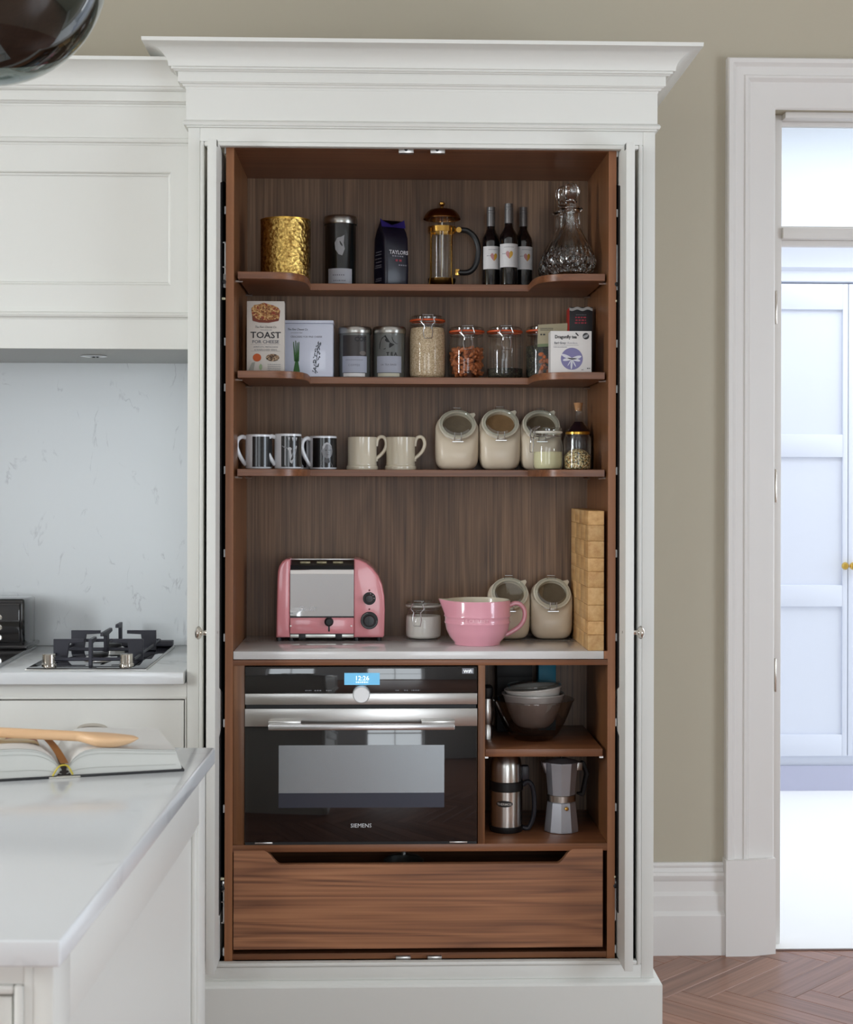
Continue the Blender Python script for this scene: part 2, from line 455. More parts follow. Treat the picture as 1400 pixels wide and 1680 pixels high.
# ================================================================== THE SETTING
YF, YC, YB = -0.605, -0.578, -0.186        # cupboard face frame, walnut carcass front, walnut back panel
DX0 = PX(1270, 0.0); DX1 = DX0 + 0.98      # doorway
DZT = PZ(181, 0.0, 1330)                   # top of the fanlight opening
TB1, TB0 = PZ(371, 0.02, 1330), PZ(389, 0.02, 1330)   # transom bar

def holed_wall(name, material, axis, a, b, u0, u1, z0, z1, holes, label):
    """a wall slab between planes a..b; holes (u0,u1,z0,z1) sorted along u"""
    m = MB()
    def B(ua, ub, za, zb):
        if ub - ua < 1e-4 or zb - za < 1e-4: return
        if axis == 'Y': m.box(ua, ub, a, b, za, zb)
        else: m.box(a, b, ua, ub, za, zb)
    u = u0
    for h in sorted(holes):
        B(u, h[0], z0, z1); B(h[0], h[1], z0, h[2]); B(h[0], h[1], h[3], z1); u = h[1]
    B(u, u1, z0, z1)
    return struct(m.build(name, material, smooth=0), label)
wins = {k: [] for k in ('left', 'right', 'rear', 'hall_right', 'hall_roof_added')}
for wl, c, sill, ww, wh, pw, colr in WINDOWS:
    wins[wl].append((c - ww / 2, c + ww / 2, sill, sill + wh))
holed_wall('wall_back', WALLP, 'Y', 0.0, 0.16, ROOM_L - 0.16, ROOM_R + 0.16, 0, CEIL, [(DX0, DX1, 0.0, DZT)], 'taupe painted wall behind the cupboards and doorway')
holed_wall('wall_left', WALLP, 'X', ROOM_L - 0.16, ROOM_L, ROOM_BACK, 0.0, 0, CEIL, wins['left'], 'taupe wall on the left with a window')
holed_wall('wall_right', WALLP, 'X', ROOM_R, ROOM_R + 0.16, ROOM_BACK, 0.0, 0, CEIL, wins['right'], 'taupe wall on the right with a window')
holed_wall('wall_rear', REARP, 'Y', ROOM_BACK - 0.16, ROOM_BACK, ROOM_L - 0.16, ROOM_R + 0.16, 0, CEIL, wins['rear'], 'pale wall behind the viewer with two windows')
struct(MB().box(ROOM_L - 0.16, ROOM_R + 0.16, ROOM_BACK - 0.16, 0.16, CEIL, CEIL + 0.1).build('ceiling', CEILP, smooth=0), 'white kitchen ceiling')

wn = 0
def sash(wall, c, sill, ww, wh):
    """white sash window standing in its opening"""
    global wn
    wn += 1
    r = sroot('window_%d' % wn, 'white sash window giving daylight')
    def bar(name, u0, u1, z0, z1, y0=-0.05, y1=0.0):
        if wall == 'rear': bx(name, TRIM, r, u0, u1, ROOM_BACK - 0.12 + y0, ROOM_BACK - 0.12 + y1, z0, z1)
        if wall == 'left': bx(name, TRIM, r, ROOM_L - 0.12 + y0, ROOM_L - 0.12 + y1, u0, u1, z0, z1)
        if wall == 'right': bx(name, TRIM, r, ROOM_R + 0.12 + y0, ROOM_R + 0.12 + y1, u0, u1, z0, z1)
        if wall == 'hall_right': bx(name, TRIM, r, HALL_R + 0.12 + y0, HALL_R + 0.12 + y1, u0, u1, z0, z1)
    a, b, z0, z1 = c - ww / 2, c + ww / 2, sill, sill + wh
    t = 0.055
    bar('window_frame', a, a + t, z0, z1); bar('window_frame', b - t, b, z0, z1)
    bar('window_frame', a + t, b - t, z0, z0 + t); bar('window_frame', a + t, b - t, z1 - t, z1)
    bar('meeting_rail', a + t, b - t, z0 + wh / 2 - 0.025, z0 + wh / 2 + 0.025)
    bar('glazing_bar', c - 0.012, c + 0.012, z0 + t, z0 + wh / 2 - 0.025); bar('glazing_bar', c - 0.012, c + 0.012, z0 + wh / 2 + 0.025, z1 - t)
for wl, c, sill, ww, wh, pw, colr in WINDOWS:
    if wl != 'hall_roof_added': sash(wl, c, sill, ww, wh)

# floor: herringbone parquet of separate blocks near the doorway, plain board field elsewhere
floor = struct(MB().box(ROOM_L - 0.16, ROOM_R + 0.16, ROOM_BACK - 0.16, 0.14, -0.03, -0.012).build('floor', WAL_H, smooth=0), 'brown herringbone parquet floor')
BL, BW = 0.42, 0.084
fm = MB(); fm.box(-BL / 2 + 0.0006, BL / 2 - 0.0006, -BW / 2 + 0.0006, BW / 2 - 0.0006, -0.012, 0.0, 0.0012, 1)
blk = fm.build('parquet_block', PARQ, floor); blk_me = blk.data
cells = []
c45 = math.cos(PI / 4)
for i in range(-90, 90):
    for j in range(-14, 14):
        # herringbone in rotated (u, v): one block along u and one along v, stepping down the diagonal
        for o_ in (0, 1):
            uu = i * BW; vv = i * BW + j * 2 * BL
            if o_ == 0: cu, cv, ang = uu + BL / 2, vv + BW / 2, 0.0
            else: cu, cv, ang = uu + BW / 2, vv + BW + BL / 2, PI / 2
            X = (cu + cv) * c45; Y = (-cu + cv) * c45
            X, Y = X + 0.9, Y - 0.4
            if -4.0 < X < 3.1 and -7.0 < Y < 0.16: cells.append((X, Y, ang - PI / 4))
cells.sort(key=lambda q: (q[0] - 1.05) ** 2 + (q[1] + 0.35) ** 2)
first = True
for X, Y, a in cells[:260]:
    o = blk if first else blk.copy()
    if not first: COL.objects.link(o); o.parent = floor
    first = False
    o.location = (X, Y, 0); o.rotation_euler = (0, 0, a)
far = MB()
for X, Y, a in cells[260:2500]:
    far.box(-BL / 2 + 0.0006, BL / 2 - 0.0006, -BW / 2 + 0.0006, BW / 2 - 0.0006, -0.012, 0.0, M=Matrix.Translation((X, Y, 0)) @ Matrix.Rotation(a, 4, 'Z'))
far.build('parquet_field', PARQ, floor, smooth=0, kind='stuff')

# skirting board on the back wall, stepped profile
def skirting(name, x0, x1, label):
    prof = [(0.0, 0.0), (-0.036, 0.0)]
    for py, o_ in ((1503, 0.036), (1501, 0.034), (1495, 0.026), (1470, 0.026), (1468, 0.024), (1462.5, 0.017), (1446, 0.017), (1443, 0.022), (1437, 0.025), (1432, 0.022), (1430, 0.015), (1424, 0.013), (1420, 0.016), (1415, 0.010)):
        prof.append((-o_, PZ(py, -o_, 1130)))
    prof.append((0.0, prof[-1][1]))
    return struct(MB().prism(prof, x0, x1, 'X').build(name, TRIM, smooth=25), label)
skirting('baseboard_back', 0.592, PX(1191, -0.02), 'stepped white skirting board beside the cupboard')
skirting('baseboard_right', DX1 + 0.15, ROOM_R, 'stepped white skirting board right of the doorway')

HF = mat('hall_floor_stone', (240, 240, 240), 0.5)
# door casing (architrave) : three mitred lengths and two plinth blocks
casing = sroot('trim_1', 'white moulded architrave round the doorway')
CW = DX0 - PX(1193, -0.03)
cprof = [(0.0, 0.0), (0.0, 0.030)] + [(0.004, 0.036), (0.016, 0.036), (0.022, 0.030), (0.026, 0.026), (0.050, 0.026), (0.053, 0.031), (0.060, 0.031), (0.066, 0.024), (0.070, 0.020), (CW - 0.004, 0.012), (CW, 0.008), (CW, 0.0)]
PBZ = PZ(1411, -0.04, 1230)
ZC1 = DZT + CW
def casing_run(name, pts):
    m = MB(); rows = []
    for u, o_ in cprof: rows.append([m.bm.verts.new(p) for p in pts(u, o_)])
    n = len(rows)
    for i in range(n):
        a, c = rows[i], rows[(i + 1) % n]
        m.bm.faces.new((a[0], a[1], c[1], c[0]))
    m.bm.faces.new([r[0] for r in rows]); m.bm.faces.new([r[1] for r in reversed(rows)])
    return m.build(name, TRIM, casing, smooth=20)
casing_run('architrave_leg', lambda u, o_: ((DX0 - CW + u, -o_, PBZ), (DX0 - CW + u, -o_, ZC1 - u)))
casing_run('architrave_leg', lambda u, o_: ((DX1 + CW - u, -o_, PBZ), (DX1 + CW - u, -o_, ZC1 - u)))
casing_run('architrave_head', lambda u, o_: ((DX0 - CW + u, -o_, ZC1 - u), (DX1 + CW - u, -o_, ZC1 - u)))
for xa, xb in ((DX0 - CW - 0.004, DX0 + 0.002), (DX1 - 0.002, DX1 + CW + 0.004)):
    s = 1 if xa < DX0 else -1
    poly = [(xa, 0.0), (xa, -0.048), ((xa + xb) / 2 - 0.0, -0.048), (xb, -0.026), (xb, 0.0)] if s > 0 else [(xa, 0.0), (xa, -0.026), ((xa + xb) / 2, -0.048), (xb, -0.048), (xb, 0.0)]
    MB().prism(poly, 0.0, PBZ, 'Z').build('plinth_block', TRIM, casing, smooth=20)

# door lining with transom bar and glazed fanlight
lining = sroot('door_1', 'white door lining with glazed fanlight over the open doorway')
LX = PX(1282, 0.06)
bx('jamb', TRIM, lining, DX0, LX, 0.06, 0.14, 0, DZT, 0.002)
bx('jamb', TRIM, lining, DX1 - (LX - DX0), DX1, 0.06, 0.14, 0, DZT, 0.002)
bx('head', TRIM, lining, LX, DX1 - (LX - DX0), 0.02, 0.14, DZT - 0.018, DZT, 0.002)
bx('transom_bar', TRIM, lining, LX, DX1 - (LX - DX0), 0.045, 0.15, TB0, TB1, 0.003)
bx('glazing_bead', TRIM, lining, LX, DX1 - (LX - DX0), 0.07, 0.09, TB1, TB1 + 0.008, 0.002)
bx('glazing_bead', TRIM, lining, LX, DX1 - (LX - DX0), 0.07, 0.09, DZT - 0.032, DZT - 0.018, 0.002)
bx('door_stop', TRIM, lining, LX, DX1 - (LX - DX0), 0.08, 0.12, TB0 - 0.016, TB0, 0.002)
bx('fanlight_pane', thin_glass('window_glass', (250, 252, 252)), lining, LX, DX1 - (LX - DX0), 0.078, 0.082, TB1 + 0.008, DZT - 0.032)
for py in (502, 797, 1110):
    z = PZ(py, 0.02, 1273)
    bx('hinge', NICKEL, lining, PX(1272, 0.055), PX(1274.5, 0.055), 0.050, 0.060, z - 0.05, z + 0.05, 0.001)
bx('threshold_strip', mat('threshold_wood', (96, 66, 54), 0.4), lining, DX0, DX1, 0.0, 0.010, -0.012, 0.003, 0.001)
bx('threshold', HF, lining, DX0, DX1, 0.010, 0.16, -0.012, 0.004)

# ------------------------------------------------------------------ the hall beyond
def hs(name, m, *a, label):
    return struct(bx(name, m, None, *a, smooth=0), label)
hs('floor_hall', HF, HALL_L, HALL_R, HALL_Y0, HALL_Y1, -0.02, 0.004, label='pale hall floor beyond the doorway')
hh = [h for h in wins['hall_right']]
holed_wall('wall_hall_right', HALLP, 'X', HALL_R, HALL_R + 0.16, HALL_Y0, HALL_Y1, 0, HALL_C, hh, 'white hall wall with a tall window')
hs('wall_hall_left', HALLP, HALL_L - 0.1, HALL_L, HALL_Y0, HALL_Y1, 0, HALL_C, label='white hall wall on the left')
hs('wall_hall_back', HALLP, HALL_L, HALL_R, HALL_Y1, HALL_Y1 + 0.1, 0, HALL_C, label='white hall wall behind the fitted cupboard')
m = MB()   # hall ceiling with an opening for the added roof light
rx0, rx1 = 2.30 - 0.9, 2.30 + 0.9; ry0, ry1 = 1.50 - 0.9, 1.50 + 0.9
for q in ((HALL_L, rx0, HALL_Y0, HALL_Y1), (rx1, HALL_R, HALL_Y0, HALL_Y1), (rx0, rx1, HALL_Y0, ry0), (rx0, rx1, ry1, HALL_Y1)):
    m.box(q[0], q[1], q[2], q[3], HALL_C, HALL_C + 0.1)
struct(m.build('ceiling_hall', CEILP, smooth=0), 'white hall ceiling with an opening for an added light')

hc = thing('hall_cupboard', 'pale blue-white panelled fitted cupboard seen through the doorway', 'cupboard', (0, 0, 0))
HY = 2.26
HCX0, HCX1 = 1.20, 3.2
HPT = mat('hall_cupboard_paint', (216, 221, 234), 0.45)
zz = lambda py: PZ(py, HY, 1340)
bx('body', HPT, hc, HCX0, HCX1, HY + 0.02, HALL_Y1 - 0.002, zz(1257), zz(440))
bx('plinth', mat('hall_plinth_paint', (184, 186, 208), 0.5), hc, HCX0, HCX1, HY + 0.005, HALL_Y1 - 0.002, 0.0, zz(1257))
xs = PX(1391, HY, 900)                       # meeting line of the two doors
for (xa, xb, sgn) in ((xs - 0.46, xs - 0.0015, 1), (xs + 0.0015, xs + 0.46, -1)):
    d = bx('door', HPT, hc, xa, xb, HY + 0.006, HY + 0.022, zz(1240), zz(466), label='panelled cupboard door')
    st = PX(1391, HY) - PX(1384, HY) + 0.004
    for x0, x1 in ((xa, xa + st), (xb - st, xb)): bx('stile', HPT, d, x0, x1, HY - 0.006, HY + 0.006, zz(1240), zz(466), 0.0015)
    for p0, p1 in ((466, 508), (713, 750), (960, 995), (1205, 1240)):
        bx('rail', HPT, d, xa + st, xb - st, HY - 0.006, HY + 0.006, zz(p1), zz(p0), 0.0015)
    MB().lathe([(0, 0.030), (0.012, 0.028), (0.017, 0.020), (0.014, 0.010), (0.006, 0.006), (0.006, 0)], M=Matrix.Translation((xs + sgn * 0.018, HY - 0.006, zz(928))) @ Matrix.Rotation(PI / 2, 4, 'X')).build('door_knob', mat('brass_knob', (214, 180, 96), 0.25, 1.0), d)
b = MB(); b.prism([(HY + 0.02, zz(466)), (HY - 0.01, zz(462)), (HY - 0.01, zz(445)), (HY - 0.03, zz(440)), (HY - 0.035, zz(428)), (HY - 0.07, zz(405)), (HY - 0.09, zz(397)), (HY - 0.09, zz(392)), (HY + 0.3, zz(392)), (HY + 0.3, zz(466))], HCX0 - 0.05, HCX1 + 0.05, 'X')
b.build('cornice', HPT, hc, smooth=30)

# ================================================================== THE LARDER CUPBOARD
XL, XR = PX(307.5, YF), PX(1074.0, YF)
cup = thing('larder_cupboard', 'tall off-white larder cupboard with open doors and walnut interior', 'cupboard', ((XL + XR) / 2, YF, 0))
OX, OY = cup.location.x, cup.location.y
CB = Matrix.Translation((-OX, -OY, 0))
def cbx(name, m, x0, x1, y0, y1, z0, z1, bev=0.0, parent=None, **kw):
    return bx(name, m, parent or cup, x0 - OX, x1 - OX, y0 - OY, y1 - OY, z0, z1, bev, **kw)
fz = lambda py: PZ(py, YF)
ZPL = fz(1607)
ZFR = fz(213)
# face frame
cbx('stile', PAINT, XL, PX(327, YF), YF, YF + 0.024, ZPL, ZFR, 0.0012)
cbx('stile', PAINT, PX(1054, YF), XR, YF, YF + 0.024, ZPL, ZFR, 0.0012)
cbx('rail', PAINT, PX(327, YF), PX(1054, YF), YF, YF + 0.024, fz(235), ZFR, 0.0012)
cbx('rail', PAINT, PX(327, YF), PX(1054, YF), YF, YF + 0.024, ZPL, fz(1585), 0.0012)
for x0, x1, z0, z1 in ((PX(327.4, YF), PX(334, YF), fz(1585), fz(235)), (PX(1047, YF), PX(1053.6, YF), fz(1585), fz(235)), (PX(334, YF), PX(1047, YF), fz(242.5), fz(235.4)), (PX(334, YF), PX(1047, YF), fz(1584.6), fz(1578))):
    cbx('bead', PAINT, x0, x1, YF - 0.0035, YF + 0.02, z0, z1, 0.003)
cbx('side_panel', PAINT, XL, XL + 0.018, YF + 0.024, -0.001, 0.0, ZFR)
cbx('side_panel', PAINT, XR - 0.018, XR, YF + 0.024, -0.001, 0.0, ZFR)
# head: astragal, frieze, cornice
def zo(py, o_): return PZ(py, YF - o_)
b = MB(); sweep3(b, [(-0.02, zo(213, 0)), (0.001, zo(213, 0)), (0.004, zo(211.5, 0.004)), (0.0035, zo(209, 0.004)), (0.010, zo(208, 0.01)), (0.0125, zo(204.5, 0.012)), (0.010, zo(201, 0.01)), (0.005, zo(200, 0.005)), (-0.02, zo(200, 0))], XL - OX, XR - OX, 0, -YF - 0.001)
b.build('astragal', PAINT, cup, smooth=40)
b = MB(); sweep3(b, [(-0.02, zo(200, 0.005)), (0.005, zo(200, 0.005)), (0.005, zo(150, 0.005)), (-0.02, zo(150, 0.005))], XL - OX, XR - OX, 0, -YF - 0.001)
b.build('frieze', PAINT, cup, smooth=30)
cv = [(0.102 - 0.058 * math.sin(a), zo(112, 0.045) + (zo(71, 0.1) - zo(112, 0.045)) * math.cos(a)) for a in [PI / 2 * i / 10 for i in range(10, -1, -1)]]
prof = [(-0.02, zo(150, 0.006)), (0.006, zo(150, 0.006)), (0.007, zo(146, 0.007)), (0.011, zo(145.5, 0.01)), (0.014, zo(141.5, 0.013)), (0.018, zo(140.5, 0.016)), (0.020, zo(138, 0.02)), (0.023, zo(138, 0.02)), (0.023, zo(121, 0.023)), (0.030, zo(120.5, 0.03)), (0.034, zo(117.5, 0.034)), (0.038, zo(116.5, 0.038)), (0.038, zo(113, 0.038)), (0.044, zo(112, 0.044))] + cv[1:] + [(0.103, zo(64.5, 0.102)), (-0.02, zo(64.5, 0.102))]
b = MB(); sweep3(b, prof, XL - OX, XR - OX, 0, -YF - 0.001)
b.build('cornice', PAINT, cup, smooth=28)
# plinth with its moulding
ZM = PZ(1620, YF - 0.02)
b = MB(); sweep3(b, [(-0.02, 0.0), (0.020, 0.0), (0.020, ZM), (-0.02, ZM)], XL - OX, XR - OX, 0, -YF - 0.001, left=False); b.build('plinth', PAINT, cup, smooth=30)
b = MB(); sweep3(b, [(-0.02, ZM), (0.020, ZM), (0.019, PZ(1618, YF - 0.02)), (0.014, PZ(1614, YF - .014)), (0.012, PZ(1613, YF - 0.012)), (0.008, PZ(1609, YF - 0.008)), (0.001, ZPL), (-0.02, ZPL)], XL - OX, XR - OX, 0, -YF - 0.001, left=False); b.build('plinth_moulding', PAINT, cup, smooth=50)

# walnut carcass
XI0, XI1 = PX(383, YC), PX(998, YC)         # clear inside
XO0, XO1 = PX(370, YC), PX(1010.5, YC)
cz = lambda py: PZ(py, YC)
ZTOP = PZ(295, YB)
ZBOT = fz(1578) - 0.004
YBK = YB + 0.016
cbx('walnut_side', WAL_S, XO0, XI0, YC + 0.002, YBK, ZBOT, ZTOP + 0.02)
cbx('walnut_side', WAL_S, XI1, XO1, YC + 0.002, YBK, ZBOT, ZTOP + 0.02)
cbx('walnut_edging', WAL_E, XO0, XI0, YC, YC + 0.002, ZBOT, ZTOP + 0.02)
cbx('walnut_edging', WAL_E, XI1, XO1, YC, YC + 0.002, ZBOT, ZTOP + 0.02)
cbx('walnut_top', WAL_H, XI0, XI1, YC + 0.012, YBK, ZTOP, ZTOP + 0.02)
ZCT = 1.4 - (1068.6 - 785) * (YC - CAM.y) / F   # counter top height
cbx('walnut_back', WAL_V, XI0, XI1, YB, YBK, ZBOT, ZTOP)

# shelves with forward curved ends
YS, YE = -0.326, -0.555
SU, SV = XI0 + 0.008, XI1 - 0.006
def shelf(ztop, name='shelf'):
    U, V = 0.176, YS - YE
    pts = [(SU, YB - 0.001)]
    n = 22; cur = []
    for i in range(n + 1):
        a = PI / 2 * i / n; e = 2.0 / 4.4
        cur.append((U * (math.sin(a) ** e), V * (math.cos(a) ** e)))
    for u, v in cur: pts.append((SU + u, YS - v))
    for u, v in reversed(cur): pts.append((SV - u, YS - v))
    pts.append((SV, YB - 0.001))
    s = MB().prism([(x - OX, y - OY) for x, y in pts], ztop - 0.0185, ztop, 'Z', 0.0008, 1).build(name, WAL_H, cup, smooth=30)
    for x0, sg in ((XI0, 1), (XI1, -1)):
        for y in (-0.53, -0.235):
            MB().tube([(x0 - OX, y - OY, ztop - 0.0225), (x0 + sg * 0.018 - OX, y - OY, ztop - 0.0225)], 0.0028, 8).build('shelf_pin', STEEL, s)
    return s
ZS1 = PZ(466, YS); ZS2 = PZ(619, YS); ZS3 = PZ(770.7, YS)
for z in (ZS1, ZS2, ZS3): shelf(z)

# lower part: rails, uprights, nook shelf
cbx('counter_rail', WAL_H, XI0, XI1, YC, YC + 0.03, cz(1091.5), cz(1082.5), 0.0006)
cbx('counter_support', WAL_H, XI0, XI1, YC + 0.03, YB, cz(1091.5), cz(1084))
ZNB = cz(1385)
cbx('oven_shelf', WAL_H, XI0, XI1, YC, YB, cz(1397), ZNB, 0.0006)
cbx('upright', WAL_S, PX(785.5, YC), PX(797, YC), YC, YB, ZNB, cz(1091.5), 0.0006)
cbx('filler_strip', WAL_S, XI0, PX(402, YC), YC + 0.004, YC + 0.03, ZNB, cz(1091.5), 0.0006)
XN0, XN1 = PX(797, YC), XI1
ns = cbx('nook_shelf', WAL_H, XN0 + 0.002, XN1 - 0.010, YC + 0.018, YB - 0.001, PZ(1242, YC + 0.018), PZ(1229.5, YC + 0.018), 0.0006)
ZNS = PZ(1229.5, YC + 0.018)
for x in (XN0 + 0.004, XN1 - 0.014): MB().box(x - 0.004 - OX, x + 0.006 - OX, YC + 0.02 - OY, YC + 0.03 - OY, ZNS - 0.024, ZNS - 0.0195).build('shelf_pin', STEEL, ns)
cbx('bottom_rail', WAL_H, XI0, XI1, YC + 0.012, YC + 0.04, ZBOT, PZ(1563, YC + 0.012))
cbx('bottom_panel', WAL_H, XI0, XI1, YC + 0.04, YB, ZBOT, ZBOT + 0.012)

# the wide drawer: front with a dipped top edge
dr = bpy.data.objects.new('drawer', None); COL.objects.link(dr); dr.parent = cup
DXA, DXB = PX(384.5, YC), PX(991, YC)
def dx(px): return PX(px, YC) - OX
def dip(x0, x1, zt, zb, n=10):
    return [(x0 + (x1 - x0) * t, zt + (zb - zt) * (3 * t * t - 2 * t ** 3)) for t in [i / n for i in range(n + 1)]]
zt, zb, z0 = cz(1394), cz(1417.5), cz(1556)
poly = [(DXA - OX, z0), (DXB - OX, z0), (DXB - OX, zt)] + dip(dx(943), dx(916), zt, zb) + dip(dx(462), dx(434), zb, zt) + [(DXA - OX, zt)]
MB().prism(poly, YC - 0.001 - OY, YC + 0.019 - OY, 'Y', 0.0012, 1).build('drawer_front', WAL_D, dr, smooth=25)
# gap so the front clears the shelf above
for q in (('drawer_side', DXA + 0.012, DXA + 0.026, YC + 0.02, YB - 0.03, z0 + 0.01, cz(1425)), ('drawer_side', DXB - 0.026, DXB - 0.012, YC + 0.02, YB - 0.03, z0 + 0.01, cz(1425)), ('drawer_back', DXA + 0.026, DXB - 0.026, YB - 0.045, YB - 0.03, z0 + 0.01, cz(1425)), ('drawer_base', DXA + 0.026, DXB - 0.026, YC + 0.02, YB - 0.045, z0 + 0.01, z0 + 0.02)):
    cbx(q[0], WAL_H, *q[1:], parent=dr)

# magnetic catches at head and foot
for xa, xb in ((653, 678), (705, 729)):
    c = cbx('magnet_catch', STEEL, PX(xa, YF + .03), PX(xb, YF + .03), YF + 0.026, YF + 0.044, PZ(252, YF + 0.03), PZ(240, YF + 0.03), 0.002)
    MB().lathe([(0, 0), (0.0045, 0), (0.0045, 0.004), (0, 0.004)], M=Matrix.Translation((PX((xa + xb) / 2, YF) - OX, 0.0255, PZ(245.5, YF + 0.026))) @ Matrix.Rotation(PI / 2, 4, 'X'), seg=12).build('screw', BLACKPL, c)
    cbx('magnet_catch', STEEL, PX(xa - 2, YF + .03), PX(xb - 2, YF + .03), YF + 0.024, YF + 0.038, ZBOT - 0.001, PZ(1569, YF + 0.025), 0.002)

# the two pocketed doors
YD0, YD1 = -0.695, -0.20
ZD0, ZD1 = fz(1577.4), fz(243.2)
def pocket_door(px_out, px_in, sg, gap0, gap1):
    xo, xi = PX(px_out, YD0), PX(px_in, YD0)
    d = cbx('door', PAINT, xo, xi, YD0, YD1, ZD0, ZD1, 0.0012)
    # black pocket lining with notches for the hinges
    zq = lambda py: PZ(py, -0.60)
    ya, yb = -0.600, -0.535
    poly = [(YD1, zq(1500)), (ya, zq(1500)), (ya, zq(1208)), (yb, zq(1196)), (yb, zq(1140)), (ya, zq(1128)), (ya, zq(302)), (yb, zq(292)), (YD1, zq(270))]
    l = MB(); l.prism([(y - OY, z) for y, z in poly], xi - OX if sg > 0 else xi - 0.002 - OX, xi + 0.002 - OX if sg > 0 else xi - OX, 'X')
    l.build('pocket_lining', BLACKLN, d, smooth=0)
    # knob on the outer face
    kz = PZ(1038, -0.665)
    rot = Matrix.Rotation(-PI / 2 if sg > 0 else PI / 2, 4, 'Y')
    MB().lathe([(0.011, 0.0), (0.011, 0.002), (0.006, 0.004), (0.005, 0.010), (0.007, 0.014), (0.013, 0.017), (0.0165, 0.022), (0.0165, 0.025), (0.013, 0.029), (0.006, 0.031), (0, 0.0315)], M=Matrix.Translation((xo - OX, -0.665 - OY, kz)) @ rot, seg=28).build('knob', NICKEL, d)
    MB().lathe([(0.003, 0), (0.003, 0.0015), (0, 0.002)], M=Matrix.Translation((xi - OX, -0.655 - OY, kz)) @ Matrix.Rotation(PI / 2 if sg > 0 else -PI / 2, 4, 'Y'), seg=12).build('knob_screw', STEEL, d)
    MB().box(xi - OX - 0.001, xi - OX + 0.001, -0.690 - OY, -0.672 - OY, ZD1 - 0.016, ZD1 - 0.002).build('hinge_plate', mat('dark_steel', (70, 68, 66), 0.4, 1.0), d)
    # running gear between door and carcass
    xa, xb = (xi + 0.004, XO0 - 0.001) if sg > 0 else (XO1 + 0.001, xi - 0.004)
    yq = -0.575
    for pys in ((400, 440, 455, 474, 492), (1512, 1478, 1462, 1448, 1440)):
        zz_ = [PZ(p, yq) for p in pys]
        h = cbx('hinge_bracket', STEEL, xa, xb, yq, yq + 0.03, min(zz_[3], zz_[2]), max(zz_[3], zz_[2]) + 0.006, 0.001)
        xm = (xa + xb) / 2
        cbx('hinge_plate', STEEL, xb - 0.003 if sg > 0 else xa, xb if sg > 0 else xa + 0.003, yq, yq + 0.02, min(zz_[0], zz_[3]), max(zz_[0], zz_[3]), parent=h)
        cbx('hinge_tab', STEEL, xa, xb, yq, yq + 0.01, zz_[0] - 0.0015, zz_[0] + 0.0015, parent=h)
        cbx('hinge_tab', STEEL, xm - 0.004, xb if sg > 0 else xm + 0.004, yq, yq + 0.01, zz_[1] - 0.0012, zz_[1] + 0.0012, parent=h)
        MB().lathe([(0, 0), (0.0055, 0), (0.0055, 0.004), (0, 0.005)], M=Matrix.Translation((xm - OX, yq - OY, (zz_[2] + zz_[3]) / 2)) @ Matrix.Rotation(PI / 2, 4, 'X'), seg=14).build('roller', BLACKPL, h)
        cbx('guide_wheel', mat('nylon', (214, 208, 176), 0.5), xa - 0.003, xb, yq - 0.004, yq + 0.008, zz_[4] - 0.003, zz_[4] + 0.003, 0.0015, parent=h)
    for py in (248, 347, 562, 637, 772, 908, 1046, 1186, 1326, 1560):
        z = PZ(py, YC); x0 = XO0 - 0.0045 if sg > 0 else XO1
        cbx('edge_clip', mat('clip_plastic', (190, 190, 188), 0.5), x0, x0 + 0.0045, YC + 0.001, YC + 0.012, z - 0.010, z + 0.010, 0.0008)
pocket_door(339, 354, 1, 0, 0)
pocket_door(1041, 1026.8, -1, 0, 0)

# inner quartz worktop
wt = MB().box(XI0 + 0.001, PX(991.5, YC), YC - 0.001, YB - 0.001, cz(1081.5), ZCT, 0.0012).build('larder_worktop', LARDQ, None)
tag(wt, 'pale quartz worktop inside the larder cupboard under the toaster', 'worktop')
cbx('counter_end', WAL_E, PX(991.8, YC), XI1, YC, YB, cz(1081.5), ZCT)

# ------------------------------------------------------------------ built-in oven
ov = thing('built_in_oven', 'built-in black glass compact oven with steel strips and blue display', 'oven', (PX(593.5, YC), YC, ZNB))
ex = lambda px: PX(px, YC) - ov.location.x
ez = lambda py: PZ(py, YC) - ZNB
def obx(name, m, x0, x1, y0, y1, z0, z1, bev=0.0, parent=None, **kw): return bx(name, m, parent or ov, ex(x0), ex(x1), y0, y1, ez(z0), ez(z1), bev, **kw)
obx('chassis', mat('oven_steel', (90, 90, 92), 0.5, 1.0), 406, 781, 0.012, 0.38, 1384, 1094)
cpn = obx('control_panel', BLACKGL, 403.5, 783.5, -0.004, 0.012, 1137, 1093.5, 0.0006)
obx('steel_strip', STEEL, 403.5, 783.5, -0.007, 0.012, 1155, 1137, 0.0006)
obx('vent_slot', BLACKPL, 404.5, 782.5, 0.004, 0.012, 1161, 1155)
dpl = obx('display', mat('lit_display', (104, 176, 214), 0.3, emit=0.35), 566, 624, -0.0055, -0.004, 1123, 1103.5)
LIT = mat('lit_white', (245, 250, 252), 0.5, emit=0.8)
fm_ = flat(-0.0055)
text('clock_digits', '12:26', 0.0165, LIT, dpl, fm_, ex(595), ez(1115.5))
dashes('date_line', LIT, dpl, fm_, ex(585), ex(606), ez(1119.5), 0.0028, seed=3)
DIM = mat('panel_print', (120, 120, 124), 0.5)
for a, c in ((502, 512), (517, 528), (536, 545), (650, 656), (664, 670), (676, 690)):
    dashes('touch_key_print', DIM, cpn, flat(-0.004), ex(a), ex(c), ez(1133), 0.0026, seed=a)
wf = obx('wifi_badge', mat('badge_grey', (120, 122, 128), 0.4), 759, 778, -0.0052, -0.004, 1105, 1096)
text('wifi_lettering', 'WiFi', 0.0115, LIT, wf, flat(-0.0052), ex(768.5), ez(1103.6))
